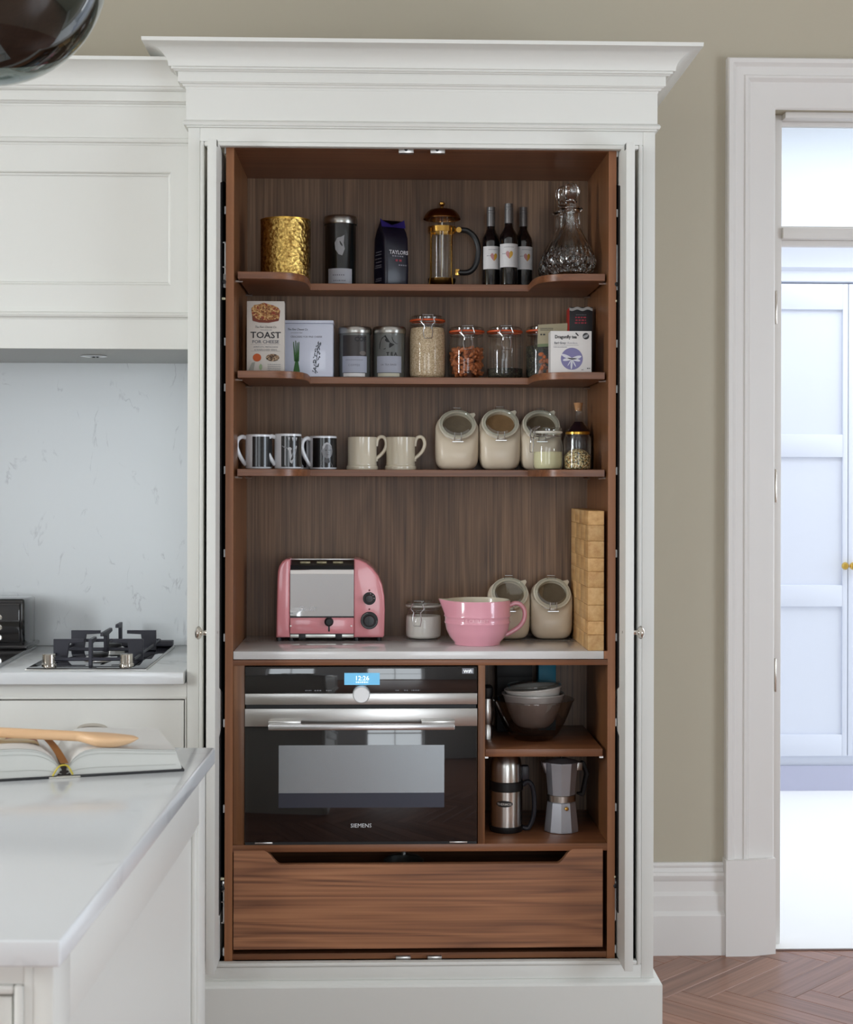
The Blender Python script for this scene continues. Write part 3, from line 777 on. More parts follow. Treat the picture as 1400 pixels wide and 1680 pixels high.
kn = MB().lathe([(0.0, 0.0205), (0.019, 0.0205), (0.0215, 0.018), (0.0225, 0.0)], M=Matrix.Translation((ex(594), -0.004, ez(1138))) @ Matrix.Rotation(PI / 2, 4, 'X'), seg=40).build('dial_knob', mat('spun_steel', (222, 222, 222), 0.35, 0.6), ov)
od = obx('oven_door', BLACKGL, 403.5, 783.5, -0.010, 0.012, 1379, 1161, 0.0008)
obx('door_strip', STEEL, 403.5, 783.5, -0.012, -0.010, 1190, 1161.3, 0.0004, parent=od)
obx('handle_bar', mat('handle_steel', (222, 222, 224), 0.24, 1.0), 443, 746, -0.048, -0.034, 1193, 1183.5, 0.003, parent=od)
for a, c in ((443, 496), (692, 746)): obx('handle_arm', STEEL, a, c, -0.036, -0.012, 1184, 1179, 0.001, parent=od)
obx('window_pane', mat('oven_window', (150, 156, 160), 0.22, 0.75), 459, 730, -0.0112, -0.010, 1323, 1221, parent=od)
obx('lower_window_strip', mat('window_strip_grey', (60, 62, 72), 0.25, 0.6), 459, 730, -0.0116, -0.0112, 1323, 1299, parent=od)  # darker strip over the lower part of the window pane
text('brand_lettering', 'SIEMENS', 0.0145, mat('silver_print', (214, 214, 216), 0.4), od, flat(-0.010), ex(594), ez(1355.5))
obx('base_strip', BLACKPL, 403.5, 783.5, 0.0, 0.012, 1385, 1380)
for a, c in ((420, 449), (739, 768)): obx('door_catch', STEEL, a, c, -0.006, 0.0, 1382.5, 1380, 0.0004)

# ================================================================== THE MANTEL HOOD AND THE RANGE RUN (left)
YH = -0.530
HX0 = -2.6
mh = thing('hood_mantel', 'off-white panelled cooker hood mantel with cornice over the hob', 'hood', (XL, YH, 0))
MX, MY = XL, YH
def mbx(name, m, x0, x1, y0, y1, z0, z1, bev=0.0, parent=None): return bx(name, m, parent or mh, x0 - MX, x1 - MX, y0 - MY, y1 - MY, z0, z1, bev)
mz = lambda py, o_=0.0: PZ(py, YH - o_, 150)
HXR = XL - 0.001
def mprism(name, prof):
    MB().prism([(YH - o_ - MY, z) for o_, z in prof], HX0 - MX, HXR - MX, 'X').build(name, PAINT, mh, smooth=28)
cv = [(0.102 - 0.058 * math.sin(a), mz(140, 0.045) + (mz(97.5, 0.1) - mz(140, 0.045)) * math.cos(a)) for a in [PI / 2 * i / 10 for i in range(10, -1, -1)]]
mprism('cornice', [(-0.02, mz(175)), (0.006, mz(175)), (0.007, mz(172)), (0.012, mz(171)), (0.016, mz(167.5)), (0.020, mz(166, 0.02)), (0.023, mz(165, 0.02)), (0.023, mz(149, 0.023)), (0.030, mz(148, 0.03)), (0.036, mz(145, 0.034)), (0.038, mz(141, 0.038)), (0.044, mz(140, 0.044))] + cv[1:] + [(0.103, mz(91.5, 0.102)), (-0.02, mz(91.5, 0.102))])
mbx('frieze', PAINT, HX0, HXR, YH - 0.004, YH + 0.02, mz(227), mz(175))
mprism('astragal', [(-0.02, mz(238)), (0.002, mz(238)), (0.004, mz(235)), (0.010, mz(234)), (0.012, mz(231)), (0.010, mz(227.5)), (0.004, mz(226)), (-0.02, mz(226))])
PXR = PX(275, YH, 400)
PXL = PXR - 1.15
zt, zb = mz(281), mz(468)
mbx('top_rail', PAINT, HX0, HXR, YH, YH + 0.022, zt, mz(226))
mbx('bottom_rail', PAINT, HX0, HXR, YH, YH + 0.022, mz(513), zb)
mbx('stile', PAINT, PXR + 0.009, HXR, YH, YH + 0.022, zb, zt)
mbx('stile', PAINT, HX0, PXL, YH, YH + 0.022, zb, zt)
mbx('panel', PAINT, PXL, PXR + 0.009, YH + 0.014, YH + 0.022, zb, zt)
def bev_mould(name, par, x0, x1, z0, z1, w_, y0, depth, m=PAINT):
    """picture-frame moulding running round a recess from its rim (y0) down to the panel"""
    rows = []
    b = MB()
    for k, (t, dd) in enumerate(((0, 0), (0.25, 0.15), (0.45, 0.7), (0.8, 0.8), (1.0, 1.0))):
        q = w_ * t; y = y0 + depth * dd
        rows.append([b.bm.verts.new(p) for p in ((x0 + q, y, z0 + q), (x1 - q, y, z0 + q), (x1 - q, y, z1 - q), (x0 + q, y, z1 - q))])
    for a, c in zip(rows[:-1], rows[1:]):
        for i in range(4):
            j = (i + 1) % 4
            b.bm.faces.new((a[i], a[j], c[j], c[i]))
    return b.build(name, m, par, smooth=20)
bev_mould('panel_moulding', mh, PXL - MX, PXR + 0.009 - MX, zb, zt, 0.010, YH - MY, 0.013)
mprism('lower_bead', [(-0.02, mz(524)), (0.002, mz(524)), (0.004, mz(521.5)), (0.011, mz(520)), (0.014, mz(517)), (0.011, mz(513.5)), (0.003, mz(512)), (-0.02, mz(512))])
ZHB = mz(572)
mbx('apron', PAINT, HX0, HXR, YH - 0.001, YH + 0.02, ZHB, mz(523))
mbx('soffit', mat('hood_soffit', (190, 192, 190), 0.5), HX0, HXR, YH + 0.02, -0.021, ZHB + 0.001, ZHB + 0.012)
mbx('crown_top', PAINT, HX0, HXR, YH - 0.02, -0.002, mz(100, 0.05), mz(98, 0.05))
# recessed lamp in the soffit
lx, ly = PX(154, -0.30, 586), -0.30
lm = MB().lathe([(0.034, 0.001), (0.036, -0.002), (0.030, -0.003), (0.026, 0.0)], c=(lx - MX, ly - MY, ZHB), seg=32).build('recessed_lamp', CHROME, mh)
MB().lathe([(0.0, 0.0005), (0.026, 0.0005), (0.026, -0.0008), (0, -0.0008)], c=(lx - MX, ly - MY, ZHB), seg=24).build('lamp_lens', mat('lamp_lens', (60, 62, 62), 0.2), lm)

# splashback slab
ZWT = PZ(1103, YF - 0.025, 200)
sp = struct(bx('wall_splashback', SPLASH, None, HX0, XL - 0.001, -0.020, -0.001, ZWT + 0.0005, ZHB + 0.02), 'pale veined quartz splashback behind the hob')

# worktop and base cabinet
wk = bx('range_worktop', QUARTZ, None, HX0, PX(302, YF - 0.025), YF - 0.025, -0.001, PZ(1123, YF - 0.025, 200), ZWT, 0.002)
tag(wk, 'white quartz worktop under the gas hob beside the larder', 'worktop')
bc = thing('base_cabinet', 'off-white base cabinet with inset drawer under the gas hob', 'cabinet', (XL, YF, 0))
bz = lambda py: PZ(py, YF, 200)
def bbx(name, m, x0, x1, y0, y1, z0, z1, bev=0.0, parent=None): return bx(name, m, parent or bc, x0 - XL, x1 - XL, y0 - YF, y1 - YF, z0, z1, bev)
zwb = PZ(1123, YF - 0.025, 200) - 0.0005
dxl, dxr = PX(0.5, YF), PX(304 - 1.5, YF)
dzt, dzb = bz(1149), bz(1149) - 0.30
bbx('top_rail', PAINT, HX0, XL - 0.0005, YF, YF + 0.022, bz(1143), zwb)
bbx('stile', PAINT, PX(308 - 1.5, YF), XL - 0.0005, YF, YF + 0.022, 0.1, bz(1143))
bbx('stile', PAINT, dxl - 0.04, dxl - 0.008, YF, YF + 0.022, 0.1, bz(1143))
bbx('body', PAINT, HX0, XL - 0.0005, YF + 0.03, -0.001, 0.1, zwb)
bbx('plinth', PAINT, HX0, XL - 0.0005, YF + 0.05, YF + 0.065, 0.0, 0.1)
bbx('rail', PAINT, dxl - 0.008, PX(306.5, YF), YF, YF + 0.022, dzb - 0.06, dzb - 0.008)
bbx('bead', PAINT, dxl - 0.008, PX(306.5, YF), YF - 0.003, YF + 0.02, dzt + 0.003, bz(1143), 0.002)
bbx('bead', PAINT, dxr + 0.003, PX(306.5, YF), YF - 0.003, YF + 0.02, dzb - 0.008, dzt + 0.003, 0.002)
bbx('gap_shade_sheet', BLACKLN, dxl - 0.008, PX(306.5, YF), YF + 0.022, YF + 0.029, dzb - 0.008, bz(1143))  # black sheet standing in for the shade in the drawer gap
dw = bbx('drawer', PAINT, dxl, dxr, YF - 0.0005, YF + 0.02, dzb, dzt, 0.001)
for k in range(2):
    xa = dxl - 0.04 - 0.62 * (k + 1)
    bbx('drawer', PAINT, xa, xa + 0.60, YF - 0.0005, YF + 0.02, dzb, dzt, 0.001)
# cup handle
hx, hz = PX(152, YF, 1187), bz(1186)
b = MB(); pts = []
def cupf(s, t):
    a = PI * s; e = PI / 2 * t
    return (hx - XL + 0.041 * math.cos(a) * (0.86 + 0.14 * math.cos(e)), -0.001 - 0.026 * math.sin(e) * (0.35 + 0.65 * math.sin(a)), hz - 0.032 + 0.032 * math.sin(a) ** 0.45 * (math.cos(e) * 0.5 + 0.5))
b.grid(cupf, 24, 8); b.build('cup_handle', NICKEL, dw, smooth=60)
bbx('handle_flange', NICKEL, hx - 0.046, hx + 0.046, YF - 0.003, YF - 0.0005, hz - 0.036, hz - 0.031, 0.001, parent=dw)
# ================================================================== HOB AND APPLIANCE ON THE RANGE WORKTOP
hx0, hx1 = PX(43, -0.595, 1100), PX(239, -0.595, 1100)
hob = thing('gas_hob', 'black glass gas hob with cast-iron pan supports and two steel knobs', 'hob', ((hx0 + hx1) / 2, -0.33, ZWT))
hw = (hx1 - hx0) / 2
bx('trim_frame', STEEL, hob, -hw - 0.003, hw + 0.003, -0.267, 0.262, 0.0, 0.0035, 0.001)
bx('glass_plate', BLACKGL, hob, -hw, hw, -0.264, 0.258, 0.0035, 0.0065, 0.001)
bx('rear_rail', IRON, hob, -hw * 0.2, hw, 0.225, 0.258, 0.0065, 0.022, 0.002)
def burner(cy, R):
    b = thing_part('burner', hob)
    MB().lathe([(R * 0.62, 0.0065), (R * 0.62, 0.012), (R * 0.5, 0.016), (0.0, 0.016)], c=(0, cy, 0), seg=28).build('burner_base', STEEL, b)
    MB().lathe([(R * 0.42, 0.016), (R * 0.44, 0.022), (R * 0.40, 0.026), (0, 0.027)], c=(0, cy, 0), seg=28).build('burner_cap', BLACKPL, b)
    s = MB(); a = 0.112
    s.tube([(-a, cy - a, 0.022), (a, cy - a, 0.022), (a, cy + a, 0.022), (-a, cy + a, 0.022)], 0.0045, 6, closed=True)
    s.build('support_ring', IRON, b)
    for k in range(4):
        ang = k * PI / 2
        L = [(a + 0.006, 0.0066), (a + 0.006, 0.062), (a - 0.075, 0.062), (a - 0.075, 0.053), (a - 0.036, 0.051), (a - 0.030, 0.0066)] if k % 2 == 0 else [(a + 0.004, 0.0066), (a + 0.004, 0.074), (a - 0.062, 0.074), (a - 0.066, 0.064), (a - 0.016, 0.060), (a - 0.012, 0.0066)]
        f = MB(); f.prism(L, -0.0045, 0.0045, 'Y', 0.0012, 1)
        bmesh.ops.transform(f.bm, matrix=Matrix.Translation((0, cy, 0)) @ Matrix.Rotation(ang, 4, 'Z'), verts=f.bm.verts)
        f.build('support_finger', IRON, b)
def thing_part(name, parent):
    o = bpy.data.objects.new(name, None); COL.objects.link(o); o.parent = parent; return o
burner(-0.095, 0.06); burner(0.135, 0.05)
for px in (81, 208):
    x = PX(px, -0.545, 1085) - hob.location.x
    MB().lathe([(0.019, 0.0065), (0.019, 0.012), (0.0165, 0.014), (0.0165, 0.036), (0.015, 0.0375), (0, 0.0375)], c=(x, -0.220, 0), seg=28).build('control_knob', NICKEL, hob)

ap = thing('black_range_unit', 'glossy black unit with round dials at the left edge of the worktop', 'appliance', (PX(0, -0.30), -0.30, ZWT))
ENAM = mat('black_enamel', (14, 14, 17), 0.10, coat=0.8)
ax = ap.location.x
MB().prism([(-0.50, -0.30), (PX(0, -0.595, 1098) - ax - 0.012, -0.30), (PX(58, -0.10, 1060) - ax, 0.20), (-0.50, 0.20)], 0.0, 0.010, 'Z', 0.002, 1).build('glass_tray', BLACKGL, ap)
xr = PX(40, -0.20, 1020) - ax
b = MB(); b.box(-0.50, xr, 0.10, 0.235, 0.010, 0.150, 0.008, 3); b.build('housing', ENAM, ap)
bx('housing_foot', ENAM, ap, -0.50, xr + 0.012, 0.085, 0.240, 0.010, 0.022, 0.004)
b = MB(); b.box(-0.48, xr - 0.012, 0.097, 0.101, 0.028, 0.138, 0.003); b.build('dial_panel', BLACKGL, ap)
for pz in (0.098, 0.070, 0.042):
    for kx in (0, 1, 2, 3):
        MB().lathe([(0.008, 0.0), (0.009, 0.003), (0.007, 0.004), (0.006, 0.001), (0, 0.001)], M=Matrix.Translation((PX(-1, -0.20, 1020) - ax - kx * 0.06, 0.097, pz)) @ Matrix.Rotation(PI / 2, 4, 'X'), seg=18).build('dial', CHROME, ap)

# ================================================================== TOP SHELF
def on(px, Y, Z): return (PX(px, Y), Y, Z)
def hgt(px, py, Y, Z): return at(px, py, Y).z - Z
GOLD = hammered('hammered_gold', (218, 184, 106), (146, 110, 54), 105)
gp = thing('gold_pot', 'hammered gold foil pot on the top shelf, leftmost', 'pot', on(468, -0.415, ZS1))
R = sz(41, -0.415); H = hgt(468, 362, -0.415, ZS1)
MB().lathe([(0, 0.0), (R - 0.003, 0.0), (R, 0.003), (R, H - 0.002), (R - 0.002, H), (R - 0.004, H - 0.002), (R - 0.004, 0.006), (0, 0.006)], seg=64).build('pot_wall', GOLD, gp)
MB().lathe([(R + 0.0006, H - 0.004), (R + 0.001, H), (R - 0.0045, H + 0.0006), (R - 0.0045, H - 0.004)], seg=64).build('rim', mat('gold_rim', (190, 150, 70), 0.3, 1.0), gp)

TINLID = mat('tin_lid', (176, 174, 168), 0.30, 1.0)
def canister(name, label, px, Y, Z, npx, py_top, py_lid, body, cat='canister', group=None, rz=0.0):
    t = thing(name, label, cat, on(px, Y, Z), rz, group)
    R = sz(npx / 2, Y); H = hgt(px, py_top, Y, Z); hl = H - sz(py_lid - py_top, Y)
    MB().lathe([(0, 0), (R - 0.002, 0), (R, 0.002), (R, 0.005), (R - 0.0012, 0.007), (R - 0.0012, hl), (0, hl)], seg=48).build('body', body, t)
    MB().lathe([(R + 0.0006, hl - 0.001), (R + 0.0014, hl + 0.001), (R + 0.0014, H - 0.005), (R - 0.001, H - 0.001), (R - 0.005, H), (R - 0.008, H - 0.002), (0, H - 0.002), (0, hl - 0.001)], seg=48).build('lid', TINLID, t)
    return t, R, H
t, R, H = canister('tall_canister', 'tall black canister with silver lid and grey label on the top shelf', 558, -0.245, ZS1, 53, 356, 369, mat('black_tin', (17, 20, 20), 0.22, coat=0.6))
mf = wrap(R - 0.0008)
z_ = lambda py, px=558, Y=-0.245: hgt(px, py, Y - R, ZS1)
pl = patch('label', mat('tin_label', (164, 164, 170), 0.5), t, mf, -0.036, 0.036, 0.001, z_(440))
dashes('small_print', GREYINK, t, mf, -0.020, 0.014, z_(452), 0.0035, lift=0.0012, seed=4, wmin=0.003, wmax=0.004)
dashes('small_print', GREYINK, t, mf, -0.018, 0.016, z_(461), 0.003, lift=0.0012, seed=9, wmin=0.002, wmax=0.004)
blob('leaf_print', mat('leaf_grey', (150, 150, 152), 0.5), t, mf, [(0.012, z_(385)), (0.010, z_(398)), (0.013, z_(408)), (0.006, z_(419)), (-0.004, z_(417)), (-0.013, z_(409)), (-0.015, z_(398)), (-0.008, z_(390)), (0.004, z_(388))])

# coffee bag
cb_ = thing('coffee_bag', 'dark navy foil coffee bag with folded purple top on the top shelf', 'coffee bag', on(641, -0.256, ZS1), math.radians(27))
NAVY = mat('navy_foil', (22, 21, 38), 0.30, bump=0.25, bscale=40)
H = hgt(641, 362, -0.256, ZS1)
b = MB(); secs = []
for z, wx, wy in ((0.0, 0.036, 0.034), (0.006, 0.038, 0.036), (0.05, 0.0385, 0.037), (0.10, 0.038, 0.035), (H * 0.72, 0.038, 0.033), (H * 0.82, 0.037, 0.024), (H * 0.92, 0.035, 0.010), (H * 0.97, 0.034, 0.004), (H, 0.033, 0.003)):
    ring = []
    for i in range(32):
        a = 2 * PI * i / 32; c, s = math.cos(a), math.sin(a); e = 0.22
        x = wx * abs(c) ** e * (1 if c > 0 else -1); y = wy * abs(s) ** e * (1 if s > 0 else -1)
        dz = 0
        if z > H * 0.8: dz = -0.012 * (1 - abs(x) / wx) * (z / H - 0.8) / 0.2
        ring.append(b.bm.verts.new((x, y, z + dz)))
    secs.append(ring)
for p, q in zip(secs[:-1], secs[1:]):
    for i in range(32): b.bm.faces.new((p[i], p[(i + 1) % 32], q[(i + 1) % 32], q[i]))
b.bm.faces.new(list(reversed(secs[0]))); b.bm.faces.new(secs[-1])
bag = b.build('bag', NAVY, cb_, smooth=40)
PURP = mat('purple_foil', (48, 38, 112), 0.35)
b = MB(); b.grid(lambda s, t_: ((-0.037 + 0.074 * s) * (1 + 0.03 * t_), -0.0145 + 0.0095 * t_ - 0.0014 + 0.0012 * math.sin(9 * s), H * 0.885 + (H * 0.135) * t_ - 0.017 * (1 - abs(2 * s - 1)) ** 0.7 * t_), 10, 3); b.build('folded_top', PURP, cb_)
ff = flat(-0.0375)
text('brand_lettering', 'TAYLORS', 0.0145, mat('print_pale', (206, 204, 210), 0.5), cb_, ff, 0.004, H * 0.47, sx=0.95, bold=0.0004)
dashes('small_print', mat('print_mid', (150, 148, 160), 0.5), cb_, ff, -0.016, 0.018, H * 0.43, 0.0035, seed=2)
dashes('red_print', mat('print_red', (150, 44, 62), 0.5), cb_, ff, -0.006, 0.014, H * 0.36, 0.006, seed=5, wmin=0.006, wmax=0.008)
dashes('small_print', mat('print_mid', (150, 148, 160), 0.5), cb_, ff, 0.004, 0.030, H * 0.30, 0.003, seed=6)
sidef = lambda u, v, lift=0.0: (-0.0395 - lift, u, v)
for k, v in enumerate((0.50, 0.46, 0.40, 0.35, 0.30, 0.27, 0.10, 0.07)):
    dashes('side_print', mat('print_mid', (150, 148, 160), 0.5), cb_, sidef, -0.020, 0.012 + 0.004 * (k % 3), H * v, 0.0028, seed=20 + k)

# cafetiere
BRASS = mat('brass', (206, 162, 84), 0.16, 1.0)
BRONZ = mat('bronze_lid', (140, 98, 56), 0.20, 1.0)
fp = thing('cafetiere', 'glass cafetiere in a brass frame with black handle', 'cafetiere', on(724.5, -0.250, ZS1))
S = sz(1, -0.250); z_ = lambda py: hgt(724.5, py, -0.250, ZS1)
Rg = 21.5 * S
MB().lathe([(0, 0.012), (Rg - 0.004, 0.012), (Rg, 0.017), (Rg, z_(358)), (Rg + 0.003, z_(355))], seg=48).build('beaker', GLASS, fp)
fr_ = MB()
fr_.lathe([(Rg + 0.0005, z_(382)), (Rg + 0.003, z_(382)), (Rg + 0.003, z_(373)), (Rg + 0.0005, z_(373)), (Rg + 0.0005, z_(382))], seg=48)
frame = fr_.build('frame_band', BRASS, fp)
for ang in (-2.55, -0.85, 0.7, 2.4):
    x, y = math.cos(ang) * (Rg + 0.0022), math.sin(ang) * (Rg + 0.0022)
    MB().tube(smooth_path([(x, y, z_(376)), (x, y, z_(420)), (x, y, z_(452)), (x * 1.05, y * 1.05, z_(459)), (x * 1.12, y * 1.12, 0.0015)], 5), 0.0036, 8, flat=0.5).build('frame_strut', BRASS, fp)
MB().lathe([(0, 0.004), (Rg * 0.9, 0.006), (Rg + 0.002, 0.016), (Rg + 0.003, 0.024), (Rg + 0.002, 0.024), (Rg * 0.88, 0.008), (0, 0.006)], seg=40).build('frame_base', mat('dark_brass', (86, 62, 30), 0.3, 1.0), fp)
MB().lathe([(30.5 * S, z_(360)), (30.5 * S, z_(358)), (28.5 * S, z_(354)), (25 * S, z_(349)), (20 * S, z_(345)), (10 * S, z_(342.5)), (0, z_(342))], seg=48).build('lid', BRONZ, fp)
MB().lathe([(0.004, z_(343)), (0.0035, z_(339)), (0.008, z_(336)), (0.0085, z_(333.5)), (0.005, z_(331.5)), (0, z_(331))], seg=24).build('lid_knob', BRASS, fp)
MB().tube([(0, 0, 0.020), (0, 0, z_(345))], 0.0022, 8).build('plunger_rod', CHROME, fp)
MB().lathe([(0, 0.020), (Rg - 0.001, 0.020), (Rg - 0.001, 0.026), (0, 0.028)], seg=36).build('plunger_mesh', mat('mesh_steel', (130, 128, 122), 0.4, 1.0), fp)
hp = smooth_path([(Rg + 0.010, 0, z_(377.5)), (Rg + 20 * S, 0, z_(378.5)), (Rg + 33 * S, 0, z_(390)), (Rg + 38.5 * S, 0, z_(410)), (Rg + 34 * S, 0, z_(434)), (Rg + 23 * S, 0, z_(446)), (Rg + 0.009, 0, z_(447))], 6)
MB().tube(hp, 4.6 * S, 10).build('handle', mat('black_handle', (24, 25, 27), 0.38), fp)
MB().lathe([(0, -0.006), (0.0075, -0.006), (0.0075, 0.006), (0, 0.006)], M=Matrix.Translation((Rg + 0.010, -0.002, z_(377.5))) @ Matrix.Rotation(PI / 2, 4, 'X'), seg=20).build('handle_pivot', BRASS, fp)
bx('handle_clamp', BRASS, fp, Rg + 0.001, Rg + 0.012, -0.006, 0.006, z_(452), z_(441.5), 0.001)

# small wine bottles
WINE = mat('dark_bottle_glass', (10, 9, 12), 0.06, coat=1.0)
CAPS = mat('grey_capsule', (120, 118, 118), 0.35, 0.6)
def wine(px, Y, py_top, npx, label, rz):
    t = thing('wine_bottle', label, 'wine bottle', on(px, Y, ZS1), rz, 'small wine bottles on the top shelf')
    R = sz(npx / 2, Y); H = hgt(px, py_top, Y, ZS1); k = H / 0.232
    MB().lathe([(0, 0.004), (R * 0.7, 0.0), (R, 0.005), (R, 0.128 * k), (R * 0.93, 0.142 * k), (R * 0.62, 0.157 * k), (R * 0.44, 0.168 * k), (R * 0.41, 0.180 * k), (R * 0.40, H - 0.003), (0, H - 0.003)], seg=40).build('bottle', WINE, t)
    MB().lathe([(R * 0.455, 0.176 * k), (R * 0.44, H - 0.018), (R * 0.47, H - 0.017), (R * 0.47, H - 0.012), (R * 0.44, H - 0.011), (R * 0.44, H - 0.001), (0, H)], seg=28).build('capsule', CAPS, t)
    mf = wrap(R)
    z0, z1 = 0.052 * k, 0.117 * k
    lb = patch('label', mat('bottle_label', (214, 212, 212), 0.5), t, mf, -R * 1.25, R * 1.25, z0, z1, nu=24)
    zc = (z0 + z1) / 2 + 0.002
    for sgn, cc, nm in ((-1, (186, 128, 128), 'heart_pink'), (1, (196, 150, 52), 'heart_gold')):
        blob('heart_print', mat(nm, cc, 0.5), lb, mf, [(0, zc + 0.005), (sgn * 0.003, zc + 0.0095), (sgn * 0.007, zc + 0.0095), (sgn * 0.0098, zc + 0.005), (sgn * 0.009, zc - 0.001), (sgn * 0.005, zc - 0.007), (0, zc - 0.012)])
    dashes('label_print', GREYINK, lb, mf, -0.015, 0.012, z1 - 0.010, 0.0012, seed=int(px))
    dashes('label_print', GREYINK, lb, mf, -0.020, -0.009, zc + 0.002, 0.0015, seed=int(px) + 1)
    return t
wine(805, -0.240, 340, 31, 'small dark wine bottle next to the cafetiere, left of the three', 0.25)
wine(834, -0.275, 334, 30.5, 'small dark wine bottle standing foremost in the middle of three', 0.0)
wine(858, -0.235, 340, 30, 'small dark wine bottle nearest the crystal decanter, right of three', 0.35)

# cut-glass decanters
CRYST = solid_glass('cut_crystal', (250, 252, 252), 0.0, 1.52)
def decanter(px, Y, py_top, label):
    t = thing('crystal_decanter', label, 'decanter', on(px, Y, ZS1), 0.0, 'crystal decanters on the top shelf')
    H = hgt(px, py_top, Y, ZS1); k = H / 0.258; R = 0.0665 * k
    outer = [(0, 0.002), (0.030, 0.0), (0.036, 0.004), (0.040, 0.010), (0.056, 0.020), (0.0645, 0.034), (0.0665, 0.046), (0.064, 0.060), (0.058, 0.076), (0.049, 0.094), (0.040, 0.110), (0.031, 0.126), (0.0245, 0.142), (0.0225, 0.158), (0.0225, 0.176), (0.026, 0.183), (0.0315, 0.187), (0.030, 0.191)]
    inner = [(0.018, 0.190), (0.0155, 0.176), (0.0155, 0.150), (0.020, 0.136), (0.033, 0.112), (0.046, 0.086), (0.056, 0.056), (0.054, 0.040), (0.040, 0.022), (0, 0.018)]
    # refine the outer curve so that the diamond cuts have room
    P = [Vector((r * k, z * k, 0)) for r, z in outer]
    fine = [(p.x, p.y) for p in smooth_path(P, 4)]
    b = MB(); b.lathe(fine + [(r * k, z * k) for r, z in inner], seg=112)
    for v in b.bm.verts:
        r = math.hypot(v.co.x, v.co.y); z = v.co.z / k
        if r < 1e-5: continue
        a = math.atan2(v.co.y, v.co.x)
        if 0.018 < z < 0.080 and r > 0.044 * k:
            u = a * 12 / (2 * PI); vv = (z - 0.018) / 0.031
            f = min(abs(((u + vv) % 1) - 0.5), abs(((u - vv) % 1) - 0.5))
            cut = max(0.0, 1 - f / 0.14) * 0.0042 * min(1, (z - 0.018) / 0.008, (0.080 - z) / 0.010)
            s = (r - cut) / r
            v.co.x *= s; v.co.y *= s
        elif 0.080 <= z < 0.180 and r > 0.020 * k:
            s = 1 - 0.035 * abs(math.sin(a * 6)); v.co.x *= s; v.co.y *= s
        elif z <= 0.012 and r > 0.028 * k:
            s = 1 + 0.03 * abs(math.sin(a * 12)); v.co.x *= s; v.co.y *= s
    b.build('flask', CRYST, t, smooth=12)
    b = MB(); b.lathe([(r * k, z * k) for r, z in [(0, 0.178), (0.011, 0.180), (0.014, 0.192), (0.012, 0.197), (0.012, 0.203), (0.017, 0.207), (0.013, 0.212), (0.017, 0.219), (0.0215, 0.228), (0.0225, 0.237), (0.020, 0.247), (0.012, 0.2555), (0, 0.258)]], seg=48)
    for v in b.bm.verts:
        r = math.hypot(v.co.x, v.co.y)
        if v.co.z > 0.212 * k and r > 0.003:
            a = math.atan2(v.co.y, v.co.x); s = 1 - 0.07 * abs(math.sin(a * 5)); v.co.x *= s; v.co.y *= s
    b.build('stopper', CRYST, t, smooth=25)
    return t
decanter(936.5, -0.430, 300, 'cut crystal decanter with round stopper at the right of the top shelf')
decanter(925, -0.275, 305, 'cut crystal decanter half hidden behind the foremost decanter')

# ================================================================== SECOND SHELF
def carton(name, label, cat, px0, px1, py_top, Y, Z, depth, m, rz=0.0, bev=0.0008):
    pc = (px0 + px1) / 2
    W = PX(px1, Y) - PX(px0, Y); H = hgt(pc, py_top, Y, Z)
    t = thing(name, label, cat, (PX(pc, Y), Y, Z), rz)
    bx('carton', m, t, -W / 2, W / 2, 0.0, depth, 0.0, H, bev)
    return t, W, H
CREAMC = mat('cream_card', (206, 198, 188), 0.6)
t, W, H = carton('toast_box', 'tall cream box of toast for cheese with a loaf pictured', 'box', 404.5, 466, 494, -0.450, ZS2, 0.06, CREAMC, math.radians(1.5))
ff = flat(-0.0002, 0, 0); u_ = lambda px: (px - 435.2) * sz(1, -0.45); v_ = lambda py: (609.5 - py) * sz(1, -0.45) - 0.003 + (H - (609.5 - 494) * sz(1, -0.45)) + 0.003
LOAF = speckle('loaf_print', [(150, 96, 52), (186, 140, 84), (120, 70, 40), (204, 166, 110), (140, 60, 40), (168, 118, 66)], 260, 0.7, 0.0)
blob('loaf_print', LOAF, t, ff, [(u_(x), v_(y)) for x, y in ((412, 506), (417, 500.5), (426, 499), (432, 496.5), (440, 499), (448, 501), (455, 504), (459, 509), (458, 520), (456, 525.5), (440, 529), (425, 528.5), (415, 526), (413, 516))])
blob('crust_print', mat('crust_print', (116, 54, 36), 0.7), t, ff, [(u_(x), v_(y)) for x, y in ((413.5, 520), (414.5, 526.5), (425, 529.2), (440, 529.6), (456.5, 526.3), (457.5, 522.5), (440, 525.5), (425, 524.8))], lift=0.0009)
text('maker_lettering', 'The Fine Cheese Co.', 0.0078, INK, t, ff, u_(435.5), v_(538), shear=0.35, sx=0.86)
dashes('small_print', GREYINK, t, ff, u_(427), u_(446), v_(541.5), 0.0012, seed=3)
text('title_lettering', 'TOAST', 0.0235, INK, t, ff, u_(435.5), v_(554.5), bold=0.0003, sx=1.08)
text('title_lettering', 'FOR CHEESE', 0.0118, GREYINK, t, ff, u_(435.5), v_(563), bold=0.0002, sx=1.08)
for py in (565.2, 576): dashes('rule', GREYINK, t, ff, u_(411), u_(459), v_(py), 0.0004, wmin=0.08, wmax=0.09)
text('subtitle_lettering', 'APRICOTS, PISTACHIOS', 0.0058, GREYINK, t, ff, u_(435.5), v_(570.3), sx=1.05)
text('subtitle_lettering', '& SUNFLOWER SEEDS', 0.0058, GREYINK, t, ff, u_(435.5), v_(575), sx=1.05)
blob('apricot_print', mat('apricot_print', (186, 84, 34), 0.7), t, ff, ell(u_(421.5), v_(586.5), 0.0110, 0.0105))
